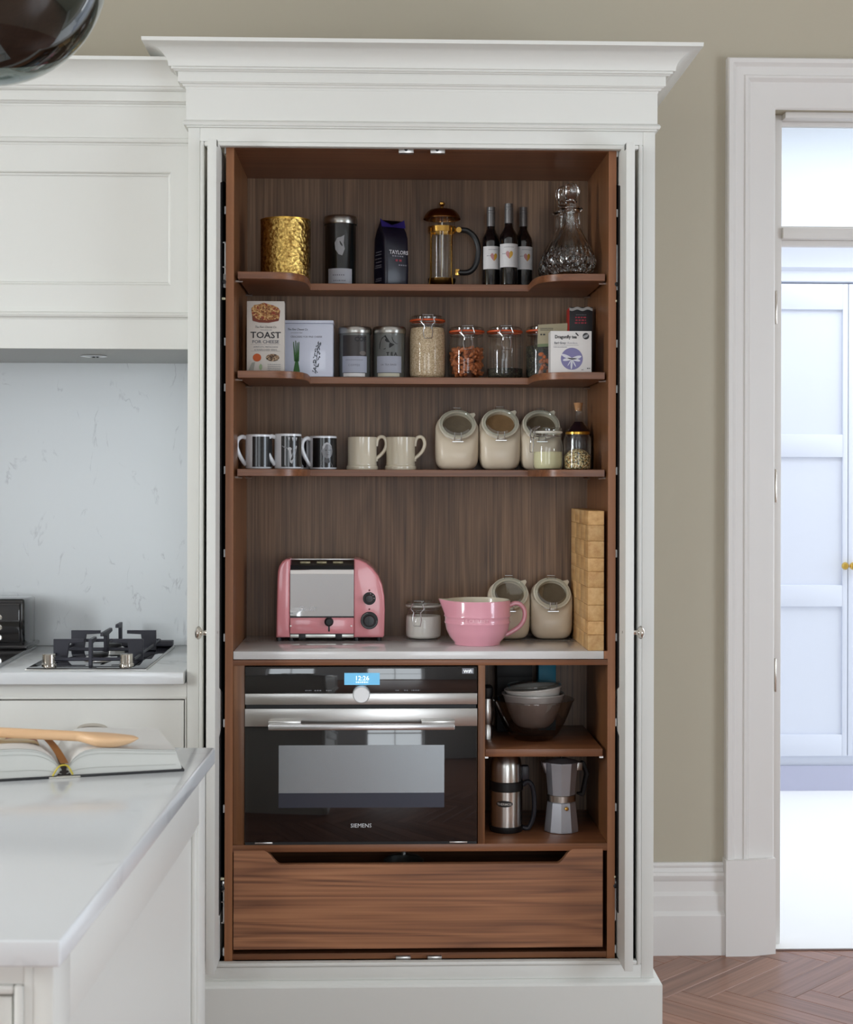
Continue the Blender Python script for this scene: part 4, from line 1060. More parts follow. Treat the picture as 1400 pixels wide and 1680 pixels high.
blob('pistachio_print', speckle('pistachio_print', [(92, 70, 52), (140, 110, 84), (60, 44, 36), (176, 150, 120)], 320, 0.7, 0), t, ff, ell(u_(447), v_(586.5), 0.0175, 0.0098))
blob('leaf_print', mat('leaf_pale', (150, 148, 138), 0.7), t, ff, [(u_(x), v_(y)) for x, y in ((408, 607), (413, 595), (418, 594), (416, 607))])
blob('sprig_print', mat('sprig_pale', (150, 168, 130), 0.7), t, ff, ell(u_(427.5), v_(602), 0.004, 0.008))
for k in range(4): dashes('small_print', GREYINK, t, ff, u_(439), u_(460), v_(598 + 3 * k), 0.0012, seed=40 + k)

TINW = mat('white_tin', (204, 208, 222), 0.30, coat=0.4)
t = thing('cracker_tin', 'white square cracker tin with chives and rosemary drawings', 'tin', (PX(500, -0.318), -0.318, ZS2))
W0, W1 = PX(452, -0.318) - PX(500, -0.318), PX(547, -0.318) - PX(500, -0.318)
H = hgt(507, 525, -0.318, ZS2); hl = hgt(507, 530.5, -0.318, ZS2)
bx('tin_body', TINW, t, W0 + 0.001, W1 - 0.001, 0.0, 0.115, 0, hl, 0.004)
bx('tin_lid', TINW, t, W0, W1, -0.001, 0.116, hl, H, 0.003)
ff = flat(0.0); u_ = lambda px: PX(px, -0.318) - PX(500, -0.318); v_ = lambda py: hgt(507, py, -0.318, ZS2)
text('maker_lettering', 'The Fine Cheese Co.', 0.0078, INK, t, ff, u_(488), v_(542), shear=0.35, sx=0.84)
dashes('small_print', GREYINK, t, ff, u_(477), u_(496), v_(546.5), 0.0012, seed=3)
text('title_lettering', 'CRACKERS FOR FINE CHEESE', 0.0068, GREYINK, t, ff, u_(502.5), v_(554), sx=0.97)
CHIVE = mat('chive_print', (58, 104, 52), 0.7)
for k, (xa, xb, xt, yt) in enumerate(((482.5, 485.5, 481, 561), (484.5, 487, 484.5, 559), (486, 488.5, 487.5, 562), (487.5, 490.5, 490, 561))):
    blob('chive_print', CHIVE, t, ff, [(u_(xa), v_(593)), (u_(xb), v_(593)), (u_(xt + 0.9), v_(yt)), (u_(xt - 0.3), v_(yt))])
blob('chive_print', CHIVE, t, ff, [(u_(x), v_(y)) for x, y in ((484, 593), (489, 593), (492, 610), (481, 610))])
ROSE = mat('rosemary_print', (74, 80, 90), 0.7)
blob('rosemary_stem', ROSE, t, ff, [(u_(x), v_(y)) for x, y in ((516, 612), (517, 612), (523, 560), (522, 560))])
rnd = random.Random(5); b = MB()
for k in range(46):
    tt = k / 46.0; cx = 516.5 + 6 * tt + rnd.uniform(-4.2, 4.2) * (0.5 + 0.7 * (1 - abs(tt - 0.5))); cy = 611 - 50 * tt + rnd.uniform(-1, 1)
    e = ell(u_(cx), v_(cy), 0.0012, 0.0034, 6, rnd.uniform(-0.9, 0.9))
    b.bm.faces.new([b.bm.verts.new((x, -0.0007, z)) for x, z in e])
b.build('rosemary_print', ROSE, t, smooth=0)

GREYTIN = mat('grey_tin', (112, 114, 110), 0.32, 0.5, coat=0.3)
BLU = mat('tin_blue_label', (168, 172, 186), 0.5)
def short_tin(px, label):
    t, R, H = canister('caddy_tin', label, px, -0.250, ZS2, 53, 537, 548, GREYTIN, 'canister', 'grey caddy tins on the second shelf')
    mf = wrap(R - 0.0008); z_ = lambda py: hgt(px, py, -0.250 - R, ZS2); u_ = lambda q: (q - px) * sz(1, -0.29)
    return t, mf, z_, u_
t, mf, z_, u_ = short_tin(582, 'grey caddy tin with dark coffee picture, labelled coffee')
patch('picture_band', mat('coffee_picture', (52, 46, 44), 0.4), t, mf, u_(560.5), u_(603), z_(584), z_(549.5), lift=0.0005)
text('picture_lettering', 'COF', 0.017, mat('black_print', (14, 14, 15), 0.5), t, mf, u_(592), z_(559.5), bold=0.0006, lift=0.0011)
blob('cup_print', mat('cup_picture', (104, 96, 90), 0.5), t, mf, ell(u_(596), z_(579), 0.010, 0.006), lift=0.0010)
patch('label', BLU, t, mf, u_(559.5), u_(604), z_(611), z_(584), lift=0.0008)
text('label_lettering', 'COFFEE', 0.0078, GREYINK, t, mf, u_(581), z_(600.5), lift=0.0013, space=1.25)
patch('lower_label', WHITE, t, mf, u_(562), u_(600), z_(617.5), z_(612), lift=0.0009)
dashes('rule', GREYINK, t, mf, u_(567), u_(596), z_(590.5), 0.0010, lift=0.0013, seed=5)
t, mf, z_, u_ = short_tin(638.5, 'grey caddy tin with a black leaf picture, labelled tea')
patch('picture_band', mat('tea_picture', (104, 106, 104), 0.4), t, mf, u_(617), u_(660), z_(584), z_(549.5), lift=0.0005)
BP = mat('black_print', (14, 14, 15), 0.5)
blob('leaf_print', BP, t, mf, [(u_(x), z_(y)) for x, y in ((621, 572), (622, 562), (626, 554), (632, 549.8), (634, 553), (631, 558), (634, 561), (640, 562), (647, 565), (640, 570), (630, 573), (625, 572.5))], lift=0.0010)
text('picture_lettering', 'TEA', 0.0125, BP, t, mf, u_(642.5), z_(583), space=1.6, bold=0.0005, lift=0.0011)
MB().tube([mf(u_(654 + 11 * math.cos(a)), z_(553 + 11 * math.sin(a)), 0.0014) for a in [0.55 * PI + 0.45 * PI * i / 8 for i in range(9)]], 0.0006, 5).build('ring_print', BP, t)
patch('label', BLU, t, mf, u_(616), u_(660), z_(611), z_(584), lift=0.0008)
text('label_lettering', 'UK TEA BAGS', 0.0066, GREYINK, t, mf, u_(637), z_(599.5), lift=0.0013, space=1.1)
patch('lower_label', mat('cream_label', (206, 202, 182), 0.5), t, mf, u_(618), u_(656), z_(617.5), z_(612), lift=0.0009)

# clip-top glass jars
ORANGE = mat('orange_gasket', (206, 84, 34), 0.5)
WIRE = mat('bail_wire', (196, 196, 196), 0.25, 0.9)
def clip_jar(name, label, px, Y, Z, npx, py_top, fill, fill_top, gasket=ORANGE, pieces=None, rz=0.0, group=None, shape='round', dome=0.0):
    t = thing(name, label, 'jar', on(px, Y, Z), rz, group)
    R = sz(npx / 2, Y); H = hgt(px, py_top, Y, Z)
    zn = H - 0.026
    MB().lathe([(0, 0.003), (R * 0.86, 0.0), (R * 0.97, 0.006), (R, 0.016), (R, zn - 0.030), (R * 0.96, zn - 0.014), (R * 0.87, zn - 0.004), (R * 0.86, zn + 0.004), (R * 0.90, zn + 0.006), (R * 0.90, zn + 0.009)], seg=48).build('jar_glass', GLASS, t)
    MB().lathe([(R * 0.90, zn + 0.0095), (R * 0.975, zn + 0.0105), (R * 0.975, zn + 0.0145), (R * 0.90, zn + 0.0155), (R * 0.90, zn + 0.0095)], seg=48).build('gasket', gasket, t)
    MB().lathe([(R * 0.80, zn + 0.010), (R * 0.88, zn + 0.0155), (R * 0.94, zn + 0.016), (R * 0.95, zn + 0.021), (R * 0.88, H - 0.001), (R * 0.55, H), (R * 0.5, H - 0.002), (0, H - 0.002)], seg=48).build('lid', GLASS_L, t)
    if fill is not None:
        zt = Z * 0 + H * fill_top; Ri = R - 0.0022
        prof = [(0, 0.004), (Ri * 0.86, 0.003), (Ri * 0.97, 0.008), (Ri, 0.018)]
        if zt > zn - 0.030: prof += [(Ri, zn - 0.031), (Ri * 0.97, zn - 0.016), (Ri * 0.93, min(zt, zn - 0.008))]
        else: prof += [(Ri, zt - dome * 0.4)]
        prof += [(prof[-1][0] * 0.7, zt + dome * 0.3), (0, zt + dome)]
        if pieces is None:
            MB().lathe(prof, seg=40).build('contents', fill, t)
        else:
            n, s3, seed = pieces; rnd = random.Random(seed); b = MB()
            for i in range(n):
                rr = Ri * 0.93 * math.sqrt(rnd.uniform(0.35, 1)) - s3[0] * 0.5; a = rnd.uniform(0, 2 * PI)
                z = 0.010 + (zt - 0.012) * rnd.random()
                b.sphere((rr * math.cos(a), rr * math.sin(a), z), 1.0, 7, 5, s3, Euler((rnd.uniform(0, 6), rnd.uniform(0, 6), rnd.uniform(0, 6))).to_matrix().to_4x4())
            b.build('contents', fill, t, kind='stuff')
            MB().lathe([(0, 0.004), (Ri * 0.5, 0.004), (Ri * 0.5, zt * 0.93), (0, zt * 0.95)], seg=20).build('contents_core', mat('almond_core', (92, 48, 26), 0.7), t)
    # wire bail with latch at the front
    wr = MB(); y = -R * 0.96
    wr.tube([(R * 0.9 * math.cos(a), R * 0.9 * math.sin(a), zn + 0.002) for a in [2 * PI * i / 32 for i in range(32)]], 0.0011, 5, closed=True)
    wr.tube([(-0.016, y * 0.75, H + 0.001), (-0.014, y - 0.003, H - 0.006), (-0.019, y - 0.005, zn + 0.006), (-0.010, y - 0.006, zn - 0.004), (-0.009, y - 0.006, zn - 0.014)], 0.0019, 5)
    wr.tube([(0.016, y * 0.75, H + 0.001), (0.014, y - 0.003, H - 0.006), (0.019, y - 0.005, zn + 0.006), (0.010, y - 0.006, zn - 0.004), (0.009, y - 0.006, zn - 0.014)], 0.0017, 5)
    wr.tube([(-0.016, y * 0.75, H + 0.001), (0.016, y * 0.75, H + 0.001)], 0.0017, 5)
    wr.tube([(-0.010, y - 0.007, zn - 0.002), (-0.013, y - 0.007, zn - 0.022), (-0.010, y - 0.008, zn - 0.040), (0.010, y - 0.008, zn - 0.040), (0.013, y - 0.007, zn - 0.022), (0.010, y - 0.007, zn - 0.002)], 0.0012, 5, closed=True)
    wr.build('wire_clip', WIRE, t)
    return t
GJ = 'orange-sealed clip jars on the second shelf'
RICE = speckle('rice_fill', [(214, 190, 156), (198, 172, 138), (226, 206, 176), (186, 160, 126)], 420, 0.7, 0.5)
ALMOND = mat('almond_skin', (172, 98, 54), 0.55, var=0.5, vscale=75)
LEAF = speckle('tea_leaf_fill', [(36, 34, 28), (58, 54, 40), (24, 22, 20), (80, 76, 56), (46, 40, 34)], 380, 0.8, 0.6)
clip_jar('rice_jar', 'tall clip-top jar nearly full of pale rice', 701, -0.252, ZS2, 60, 519, RICE, 0.83, group=GJ, dome=-0.008)
clip_jar('almond_jar', 'clip-top jar half filled with brown almonds', 765.5, -0.252, ZS2, 60, 537, ALMOND, 0.60, pieces=(230, (0.0058, 0.0044, 0.0105), 3), group=GJ)
clip_jar('tea_leaf_jar', 'clip-top jar with a little dark loose tea, right of the almonds', 828, -0.252, ZS2, 60, 537, LEAF, 0.20, group=GJ)
clip_jar('dried_herb_jar', 'clip-top jar of dark herbs half hidden by the tea box', 891, -0.250, ZS2, 58, 536, LEAF, 0.62, group=GJ)

# tea box, red-sided box and nut packet at the right end
t, W, H = carton('tea_box', 'white tea box with a purple round picture, front right', 'box', 903.5, 970.5, 543, -0.520, ZS2, 0.058, mat('tea_white', (222, 219, 217), 0.55))
ff = flat(0.0); u_ = lambda px: (px - 937) * W / 67.0; v_ = lambda py: (612.5 - py) / (612.5 - 543) * H
text('brand_lettering', 'Dragonfly tea', 0.0122, INK, t, ff, u_(928), v_(555.3), bold=0.0003, sx=0.86)
blob('logo_print', INK, t, ff, ell(u_(961), v_(551.5), 0.0085, 0.0085))
blob('logo_mark', mat('logo_grey', (150, 150, 152), 0.6), t, ff, [(u_(956), v_(552)), (u_(961), v_(549)), (u_(966), v_(548)), (u_(963), v_(553)), (u_(958), v_(555))], lift=0.0010)
blob('dragonfly_mark', INK, t, ff, [(u_(943.5), v_(547)), (u_(945), v_(545.5)), (u_(949.5), v_(550.5)), (u_(948), v_(551.5))])
text('flavour_lettering', 'Earl Grey', 0.0078, GREYINK, t, ff, u_(918.5), v_(564.5), bold=0.0002)
text('flavour_lettering', 'Rooibos', 0.0078, mat('pale_ink', (170, 168, 176), 0.6), t, ff, u_(939), v_(564.5))
dashes('rule', GREYINK, t, ff, u_(908), u_(949), v_(566.8), 0.0005, wmin=0.05, wmax=0.07)
dashes('small_print', GREYINK, t, ff, u_(908), u_(930), v_(570), 0.0012, seed=8)
LILAC = mat('lilac_print', (126, 122, 166), 0.6)
pc = (u_(938), v_(589)); pr = 18.0 * W / 67.0
blob('round_print', LILAC, t, ff, ell(pc[0], pc[1], pr, pr, 36))
for k, (a, l, wd) in enumerate(((2.75, 0.030, 0.0040), (3.3, 0.024, 0.0036), (0.25, 0.026, 0.0040), (-0.25, 0.023, 0.0034), (-1.62, 0.028, 0.0026), (-1.1, 0.024, 0.0016), (-2.1, 0.022, 0.0012))):
    blob('wing_print', mat('wing_white', (214, 214, 222), 0.6), t, ff, ell(pc[0] + math.cos(a) * l / 2, pc[1] + math.sin(a) * l / 2, l / 2, wd, 14, a), lift=0.0010)
dashes('small_print', INK, t, ff, u_(954), u_(957), v_(607.5), 0.0012, seed=3)
dashes('small_print', INK, t, ff, u_(963), u_(968), v_(605.5), 0.0022, seed=5)

t = thing('red_sided_box', 'tall black box with red sides behind the tea box', 'box', (PX(953, -0.36), -0.36, ZS2), math.radians(-1))
W = PX(972, -0.36) - PX(934, -0.36); H = hgt(953, 504, -0.36, ZS2)
bx('carton', mat('red_card', (176, 40, 34), 0.5), t, -W / 2 - 0.0006, W / 2 + 0.0004, 0.001, 0.07, 0, H - 0.001, 0.0006)
bx('front_sleeve', mat('charcoal_card', (34, 33, 36), 0.45), t, -W / 2, W / 2, -0.0006, 0.001, 0, H, 0.0003)
ff = flat(-0.0006); v_ = lambda py: hgt(953, py, -0.36, ZS2)
REDI = mat('red_ink', (168, 46, 62), 0.6)
for k, (a, c, py) in enumerate(((-0.016, 0.016, 522), (-0.015, 0.013, 526.5), (-0.017, 0.017, 531))): dashes('red_print', REDI, t, ff, a, c, v_(py), 0.0036, seed=60 + k, wmin=0.003, wmax=0.008)
dashes('small_print', GREYINK, t, ff, -0.014, 0.014, v_(517), 0.0014, seed=70)
b = MB(); b.grid(lambda s, q: (-W / 2 + W * s, -0.0008, H - 0.001 - 0.0075 * q - 0.002 * math.sin(s * 14)), 20, 2); b.build('torn_seal', mat('silver_seal', (150, 146, 142), 0.4, 0.3), t)

t = thing('nut_packet', 'clear packet of orange nuts with a sage paper header, leaning', 'packet', (PX(905, -0.455), -0.455, ZS2), math.radians(-4))
S = sz(1, -0.455); H = hgt(905, 532, -0.455, ZS2)
pkt = lambda s, q, k: (-0.040 + 0.078 * s + 0.004 * q, k * (0.012 * math.sin(PI * s) * (1 - q) ** 0.7 + 0.0015) + 0.012 * q, H * q * (1 + 0.03 * s))
b = MB()
b.grid(lambda s, q: pkt(s, q * 0.60, -1), 12, 8); b.grid(lambda s, q: pkt(s, q * 0.60, 1), 12, 8)
b.build('clear_bag', thin_glass('cellophane', (225, 230, 232), gloss=0.12), t)
b = MB(); b.grid(lambda s, q: pkt(s, 0.60 + q * 0.40, -1), 12, 6); b.grid(lambda s, q: pkt(s, 0.60 + 0.40 * q, 1), 12, 6); b.build('paper_header', mat('sage_paper', (158, 148, 122), 0.7, var=0.1, vscale=30), t)
b = MB(); b.grid(lambda s, q: tuple(Vector(pkt(s, 0.55 + q * 0.06, -1)) + Vector((0, -0.0008, 0))), 12, 2); b.build('green_band', mat('sage_green', (104, 116, 84), 0.7), t)
hf = lambda u, v, lift=0.0: (u, -0.0025 + 0.012 * v / H - lift, v)
for k, py in enumerate((536, 538.5)): dashes('small_print', INK, t, hf, -0.030, 0.004, (612 - py) * S, 0.0014, lift=0.002, seed=80 + k)
dashes('script_print', INK, t, hf, -0.030, -0.012, (612 - 547) * S, 0.004, lift=0.002, seed=83, wmin=0.003, wmax=0.006)
rnd = random.Random(2); b = MB()
for k in range(40):
    q = rnd.uniform(0.05, 0.42); s = rnd.uniform(0.12, 0.88); p = Vector(pkt(s, q, -1)); b.sphere((p.x, rnd.uniform(p.y * 0.6, -p.y * 0.6) + 0.003, p.z), 1.0, 8, 6, (0.006, 0.005, 0.008), Euler((rnd.random() * 6, rnd.random() * 6, 0)).to_matrix().to_4x4())
b.build('contents', mat('orange_nut', (176, 92, 44), 0.5, var=0.3, vscale=90), t, kind='stuff')
# ================================================================== THIRD SHELF
PORC = mat('white_porcelain', (226, 228, 232), 0.18, coat=0.5)
CREAM = mat('cream_glaze', (218, 208, 186), 0.20, coat=0.6)
def photo_mug(px, Y, npx, py_top, rz, label, deco):
    t = thing('photo_mug', label, 'mug', on(px, Y, ZS3), rz, 'black-and-white photo mugs')
    R = sz(npx / 2, Y); H = hgt(px, py_top, Y, ZS3)
    MB().lathe([(0, 0.004), (R * 0.85, 0.003), (R * 0.88, 0.0), (R * 0.98, 0.002), (R, 0.006), (R, H - 0.001), (R - 0.0015, H), (R - 0.003, H - 0.001), (R - 0.003, 0.007), (0, 0.006)], seg=48).build('cup', PORC, t)
    hp = smooth_path([(0, -R + 0.001, H * 0.90), (0, -R - 0.010, H * 0.93), (0, -R - 0.021, H * 0.84), (0, -R - 0.024, H * 0.66), (0, -R - 0.018, H * 0.44), (0, -R - 0.007, H * 0.23), (0, -R + 0.001, H * 0.12)], 5)
    h = MB(); h.tube(hp, 0.0058, 10, flat=0.75, up=(1, 0, 0))
    bmesh.ops.transform(h.bm, matrix=Matrix.Rotation(deco['handle'], 4, 'Z'), verts=h.bm.verts)
    h.build('handle', PORC, t, smooth=60)
    mf = wrap(R)
    pr = patch('photo_print', mat('photo_black', (24, 24, 26), 0.25, coat=0.4), t, mf, deco['u0'], deco['u1'], 0.006, H - 0.006, nu=24)
    return t, mf, R, H, pr
GR1 = mat('photo_grey', (120, 120, 122), 0.3); GR2 = mat('photo_light', (176, 176, 178), 0.3); GR3 = mat('photo_mid', (70, 70, 73), 0.3)
HL = -1.25
t, mf, R, H, pr = photo_mug(424.5, -0.440, 44, 713, 0.0, 'white mug with dark striped photo, first from the left panel', {'handle': HL, 'u0': -0.014, 'u1': 0.050})
for u, m_ in ((-0.004, GR1), (0.004, GR3), (0.016, GR3)): patch('photo_streak', m_, pr, mf, u, u + 0.0022, 0.010, H - 0.008, lift=0.0010, nu=3)
t, mf, R, H, pr = photo_mug(472.5, -0.440, 44, 712, 0.0, 'white mug with photo of raised arms, second from the left', {'handle': HL, 'u0': -0.016, 'u1': 0.050})
blob('photo_shape', GR2, pr, mf, [(0.006, 0.030), (0.004, 0.052), (0.009, 0.054), (0.012, 0.036), (0.018, 0.046), (0.024, 0.062), (0.027, 0.060), (0.020, 0.030), (0.013, 0.014), (0.007, 0.018)], lift=0.0010)
blob('photo_shape', GR2, pr, mf, ell(0.0065, 0.053, 0.0055, 0.0045), lift=0.0012)
blob('photo_shape', GR1, pr, mf, [(-0.014, 0.062), (-0.004, 0.058), (0.004, 0.055), (0.003, 0.053), (-0.006, 0.055), (-0.014, 0.060)], lift=0.0010)
for u in (0.002, 0.012, 0.022): blob('photo_shape', GR2, pr, mf, [(u, H - 0.010), (u + 0.006, H - 0.010), (u + 0.003, H - 0.020)], lift=0.0011)
patch('photo_streak', GR2, pr, mf, -0.0065, -0.0045, 0.010, H - 0.007, lift=0.0009, nu=3)
t, mf, R, H, pr = photo_mug(530, -0.275, 45, 715.5, 0.0, 'white mug with a portrait photo, beside the cream mugs', {'handle': -1.15, 'u0': -0.030, 'u1': 0.056})
mf0 = mf; mf = lambda u, v, lift=0.0, g=mf0: g(u - 0.013, v, lift)
blob('photo_shape', GR1, pr, mf, [(0.006, 0.007), (0.008, 0.015), (0.016, 0.021), (0.022, 0.024), (0.032, 0.024), (0.036, 0.020), (0.042, 0.012), (0.043, 0.007)], lift=0.0009)
blob('photo_shape', GR3, pr, mf, [(0.020, 0.020), (0.021, 0.036), (0.032, 0.036), (0.033, 0.020), (0.027, 0.016)], lift=0.0011)
blob('photo_shape', GR1, pr, mf, ell(0.0265, 0.050, 0.0150, 0.0195, 22), lift=0.0013)
blob('photo_shape', GR2, pr, mf, [(0.0135, 0.054), (0.0128, 0.062), (0.017, 0.071), (0.025, 0.0745), (0.033, 0.072), (0.0385, 0.065), (0.0395, 0.055), (0.036, 0.059), (0.028, 0.062), (0.018, 0.060)], lift=0.0015)
for u in (0.0225, 0.0325): blob('photo_shape', GR3, pr, mf, ell(u, 0.053, 0.0034, 0.0016, 10), lift=0.0017)
blob('photo_shape', GR3, pr, mf, ell(0.029, 0.046, 0.0016, 0.0012, 8), lift=0.0017)
blob('photo_shape', GR3, pr, mf, ell(0.0285, 0.0405, 0.0042, 0.0012, 10), lift=0.0017)
blob('photo_shape', GR1, pr, mf, ell(0.0125, 0.050, 0.0022, 0.004, 10), lift=0.0014)
photo_mug(488.5, -0.250, 42, 719, 0.0, 'white mug mostly hidden behind the raised-arms mug', {'handle': 3.0, 'u0': -0.030, 'u1': 0.028})

def cream_mug(px, label):
    Y = -0.262
    t = thing('cream_mug', label, 'mug', on(px, Y, ZS3), 0.0, 'cream pottery mugs')
    R = sz(24, Y); H = hgt(px, 717, Y, ZS3)
    MB().lathe([(0, 0.004), (R * 0.95, 0.003), (R * 1.06, 0.0), (R * 1.09, 0.004), (R * 1.07, 0.010), (R * 1.0, 0.013), (R * 1.01, 0.016), (R * 0.99, 0.018), (R, H - 0.001), (R - 0.002, H), (R - 0.004, H - 0.002), (R - 0.004, 0.01), (0, 0.008)], seg=48).build('cup', CREAM, t)
    hp = smooth_path([(R - 0.002, -0.004, H * 0.72), (R + 0.002, -0.004, H * 0.93), (R + 0.012, -0.004, H * 1.01), (R + 0.022, -0.004, H * 0.95), (R + 0.026, -0.004, H * 0.78), (R + 0.020, -0.004, H * 0.58), (R + 0.009, -0.004, H * 0.44), (R - 0.001, -0.004, H * 0.34), (R - 0.002, -0.004, H * 0.26)], 5)
    MB().tube(hp, 0.0050, 10).build('handle', CREAM, t, smooth=60)
cream_mug(594.5, 'cream pottery mug with foot rim, left of the pair')
cream_mug(657.5, 'cream pottery mug with foot rim, beside the slanted jars')

# slanted-mouth stoneware jars with glass clip lids
BISQ = mat('cream_stoneware', (214, 200, 178), 0.38, coat=0.15)
RUB = mat('rubber_seal', (216, 208, 190), 0.5)
MOUTHS = {}
def slant_jar(px, Y, Z, npx, py_ring_top, label, group, dark, tab):
    t = thing('slanted_jar', label, 'jar', on(px, Y, Z), 0.0, group)
    a = sz(npx / 2, Y)
    H = hgt(px, py_ring_top, Y, Z)             # top of the tilted mouth
    hb = H * 0.86
    b = MB(); nu, nv = 48, 28
    def sgp(v, e): return math.copysign(abs(v) ** e, v)
    tilt = math.radians(38)
    n = Vector((0, -math.cos(tilt), math.sin(tilt)))
    mc = Vector((0, -a * 0.46, H * 0.695))
    def f(s, q):
        th = 2 * PI * s; ph = -PI / 2 + PI * q
        e1, e2 = 0.42, 0.60
        x = a * sgp(math.cos(ph), e1) * sgp(math.cos(th), e2)
        y = a * 0.96 * sgp(math.cos(ph), e1) * sgp(math.sin(th), e2)
        z = hb / 2 + hb / 2 * sgp(math.sin(ph), e1)
        p = Vector((x, y, z))
        # cut the upper front by the plane of the mouth
        dd = (p - (mc - n * 0.010)).dot(n)
        if dd > 0: p -= n * dd
        if z > hb * 0.8: p.x *= 1 - 0.10 * (z / hb - 0.8) / 0.2
        return p
    b.grid(f, nu, nv); bmesh.ops.remove_doubles(b.bm, verts=b.bm.verts, dist=1e-5)
    b.build('jar_body', BISQ, t, smooth=50)
    M = Matrix.Translation(mc) @ n.to_track_quat('Z', 'Y').to_matrix().to_4x4()
    r = sz(28.5, Y)
    MB().lathe([(r * 0.94, -0.014), (r * 0.96, -0.004), (r * 1.0, -0.003), (r * 1.0, 0.002), (r * 0.84, 0.002), (r * 0.84, -0.010)], M=M, seg=48).build('mouth_collar', BISQ, t)
    MB().lathe([(r * 0.84, 0.002), (r * 1.07, 0.0022), (r * 1.07, 0.0055), (r * 0.84, 0.006), (r * 0.84, 0.002)], M=M, seg=48).build('seal', RUB, t)
    MB().lathe([(0, -0.006), (r * 0.835, -0.006)], M=M, seg=40).build('contents', dark, t)  # disc coloured as the shaded, wood-reflecting inside of an empty jar
    lid = MB().lathe([(r * 0.80, 0.004), (r * 0.99, 0.006), (r * 1.0, 0.010), (r * 0.95, 0.014), (r * 0.80, 0.016), (r * 0.74, 0.013), (r * 0.72, 0.009), (r * 0.66, 0.008), (0, 0.0075)], M=M, seg=48).build('glass_lid', GLASS_L, t)
    ang = math.radians(tab)
    q = MB(); p0 = [(math.cos(ang - 0.22) * r, math.sin(ang - 0.22) * r), (math.cos(ang - 0.05) * r * 1.30, math.sin(ang - 0.05) * r * 1.30), (math.cos(ang + 0.06) * r * 1.34, math.sin(ang + 0.06) * r * 1.34), (math.cos(ang + 0.26) * r, math.sin(ang + 0.26) * r)]
    q.prism(p0, 0.0025, 0.005, 'Z', 0.0006, 1); bmesh.ops.transform(q.bm, matrix=M, verts=q.bm.verts); q.build('seal_tab', RUB, t)
    wr = MB()
    wr.tube([M @ Vector((r * 1.0 * math.cos(x), r * 1.0 * math.sin(x), -0.003)) for x in [2 * PI * i / 36 for i in range(36)]], 0.0011, 5, closed=True)
    wr.tube([M @ Vector(p) for p in ((-0.012, r * 0.9, 0.014), (-0.011, r * 1.10, 0.012), (0.011, r * 1.10, 0.012), (0.012, r * 0.9, 0.014))], 0.0014, 6)
    wr.tube([M @ Vector(p) for p in ((-0.009, -r * 0.80, 0.015), (-0.009, -r * 1.05, 0.012), (-0.010, -r * 1.16, 0.0))], 0.0012, 6)
    wr.tube([M @ Vector(p) for p in ((0.009, -r * 0.80, 0.015), (0.009, -r * 1.05, 0.012), (0.010, -r * 1.16, 0.0))], 0.0012, 6)
    wr.tube([M @ Vector(p) for p in ((-0.015, -r * 1.17, -0.001), (0.015, -r * 1.17, -0.001))], 0.0019, 6)
    wr.build('wire_clip', WIRE, t)
DK1 = mat('jar_shade_brown', (124, 110, 92), 0.5, var=0.2, vscale=60); DK2 = mat('jar_shade_tan', (150, 116, 80), 0.5, var=0.2, vscale=60); DK3 = mat('jar_shade_dark', (112, 98, 80), 0.5, var=0.2, vscale=60)
GS = 'slanted cream jars on the third shelf'
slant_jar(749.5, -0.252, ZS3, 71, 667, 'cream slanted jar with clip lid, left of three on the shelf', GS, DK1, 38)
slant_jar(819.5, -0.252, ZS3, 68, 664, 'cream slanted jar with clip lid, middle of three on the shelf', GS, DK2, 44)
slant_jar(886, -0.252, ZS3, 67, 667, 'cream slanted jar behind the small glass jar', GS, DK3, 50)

CREAMF = mat('pale_cream_fill', (214, 208, 168), 0.7)
clip_jar('small_clip_jar', 'small clip-top glass jar a third full of pale cream powder', 899, -0.455, ZS3, 49, 701, CREAMF, 0.42, gasket=mat('white_gasket', (224, 220, 208), 0.5), rz=-1.35)
t = thing('herb_mix_jar', 'glass jar with gold lid holding mixed dried herbs', 'jar', on(947.5, -0.462, ZS3))
R = sz(22.3, -0.462); H = hgt(947.5, 708, -0.462, ZS3)
MB().lathe([(0, 0.003), (R * 0.9, 0.0), (R, 0.005), (R, H - 0.022), (R * 0.96, H - 0.014), (R * 0.86, H - 0.010), (R * 0.86, H - 0.004)], seg=44).build('jar_glass', GLASS, t)
MB().lathe([(R * 0.88, H - 0.008), (R * 0.90, H - 0.007), (R * 0.90, H - 0.002), (R * 0.86, H), (0, H)], seg=40).build('lid', mat('gold_lid', (196, 152, 62), 0.25, 1.0), t)
HERB = speckle('herb_fill', [(206, 190, 140), (64, 62, 44), (150, 130, 88), (226, 212, 170), (96, 84, 50), (176, 132, 74)], 300, 0.7, 0.7)
MB().lathe([(0, 0.004), (R * 0.88, 0.003), (R * 0.96, 0.007), (R * 0.96, H * 0.36), (R * 0.6, H * 0.50), (R * 0.2, H * 0.55), (0, H * 0.55)], seg=36).build('contents', HERB, t)
t = thing('corked_bottle', 'dark liquid bottle with a cork behind the herb jar', 'bottle', on(949, -0.300, ZS3))
S = sz(1, -0.300); z_ = lambda py: hgt(949, py, -0.300, ZS3)
MB().lathe([(0, 0.003), (21 * S, 0.0), (22.5 * S, 0.004), (22.5 * S, z_(716)), (20 * S, z_(706)), (12 * S, z_(697)), (7.5 * S, z_(690)), (7 * S, z_(673)), (8.2 * S, z_(672)), (8.2 * S, z_(669.5)), (6 * S, z_(669))], seg=36).build('bottle_glass', GLASS, t)
MB().lathe([(0, 0.004), (21.4 * S, 0.005), (21.4 * S, z_(716.5)), (19 * S, z_(706.8)), (11 * S, z_(698)), (6.6 * S, z_(692)), (0, z_(692))], seg=32).build('liquid', mat('plum_liquid', (34, 20, 26), 0.2), t)
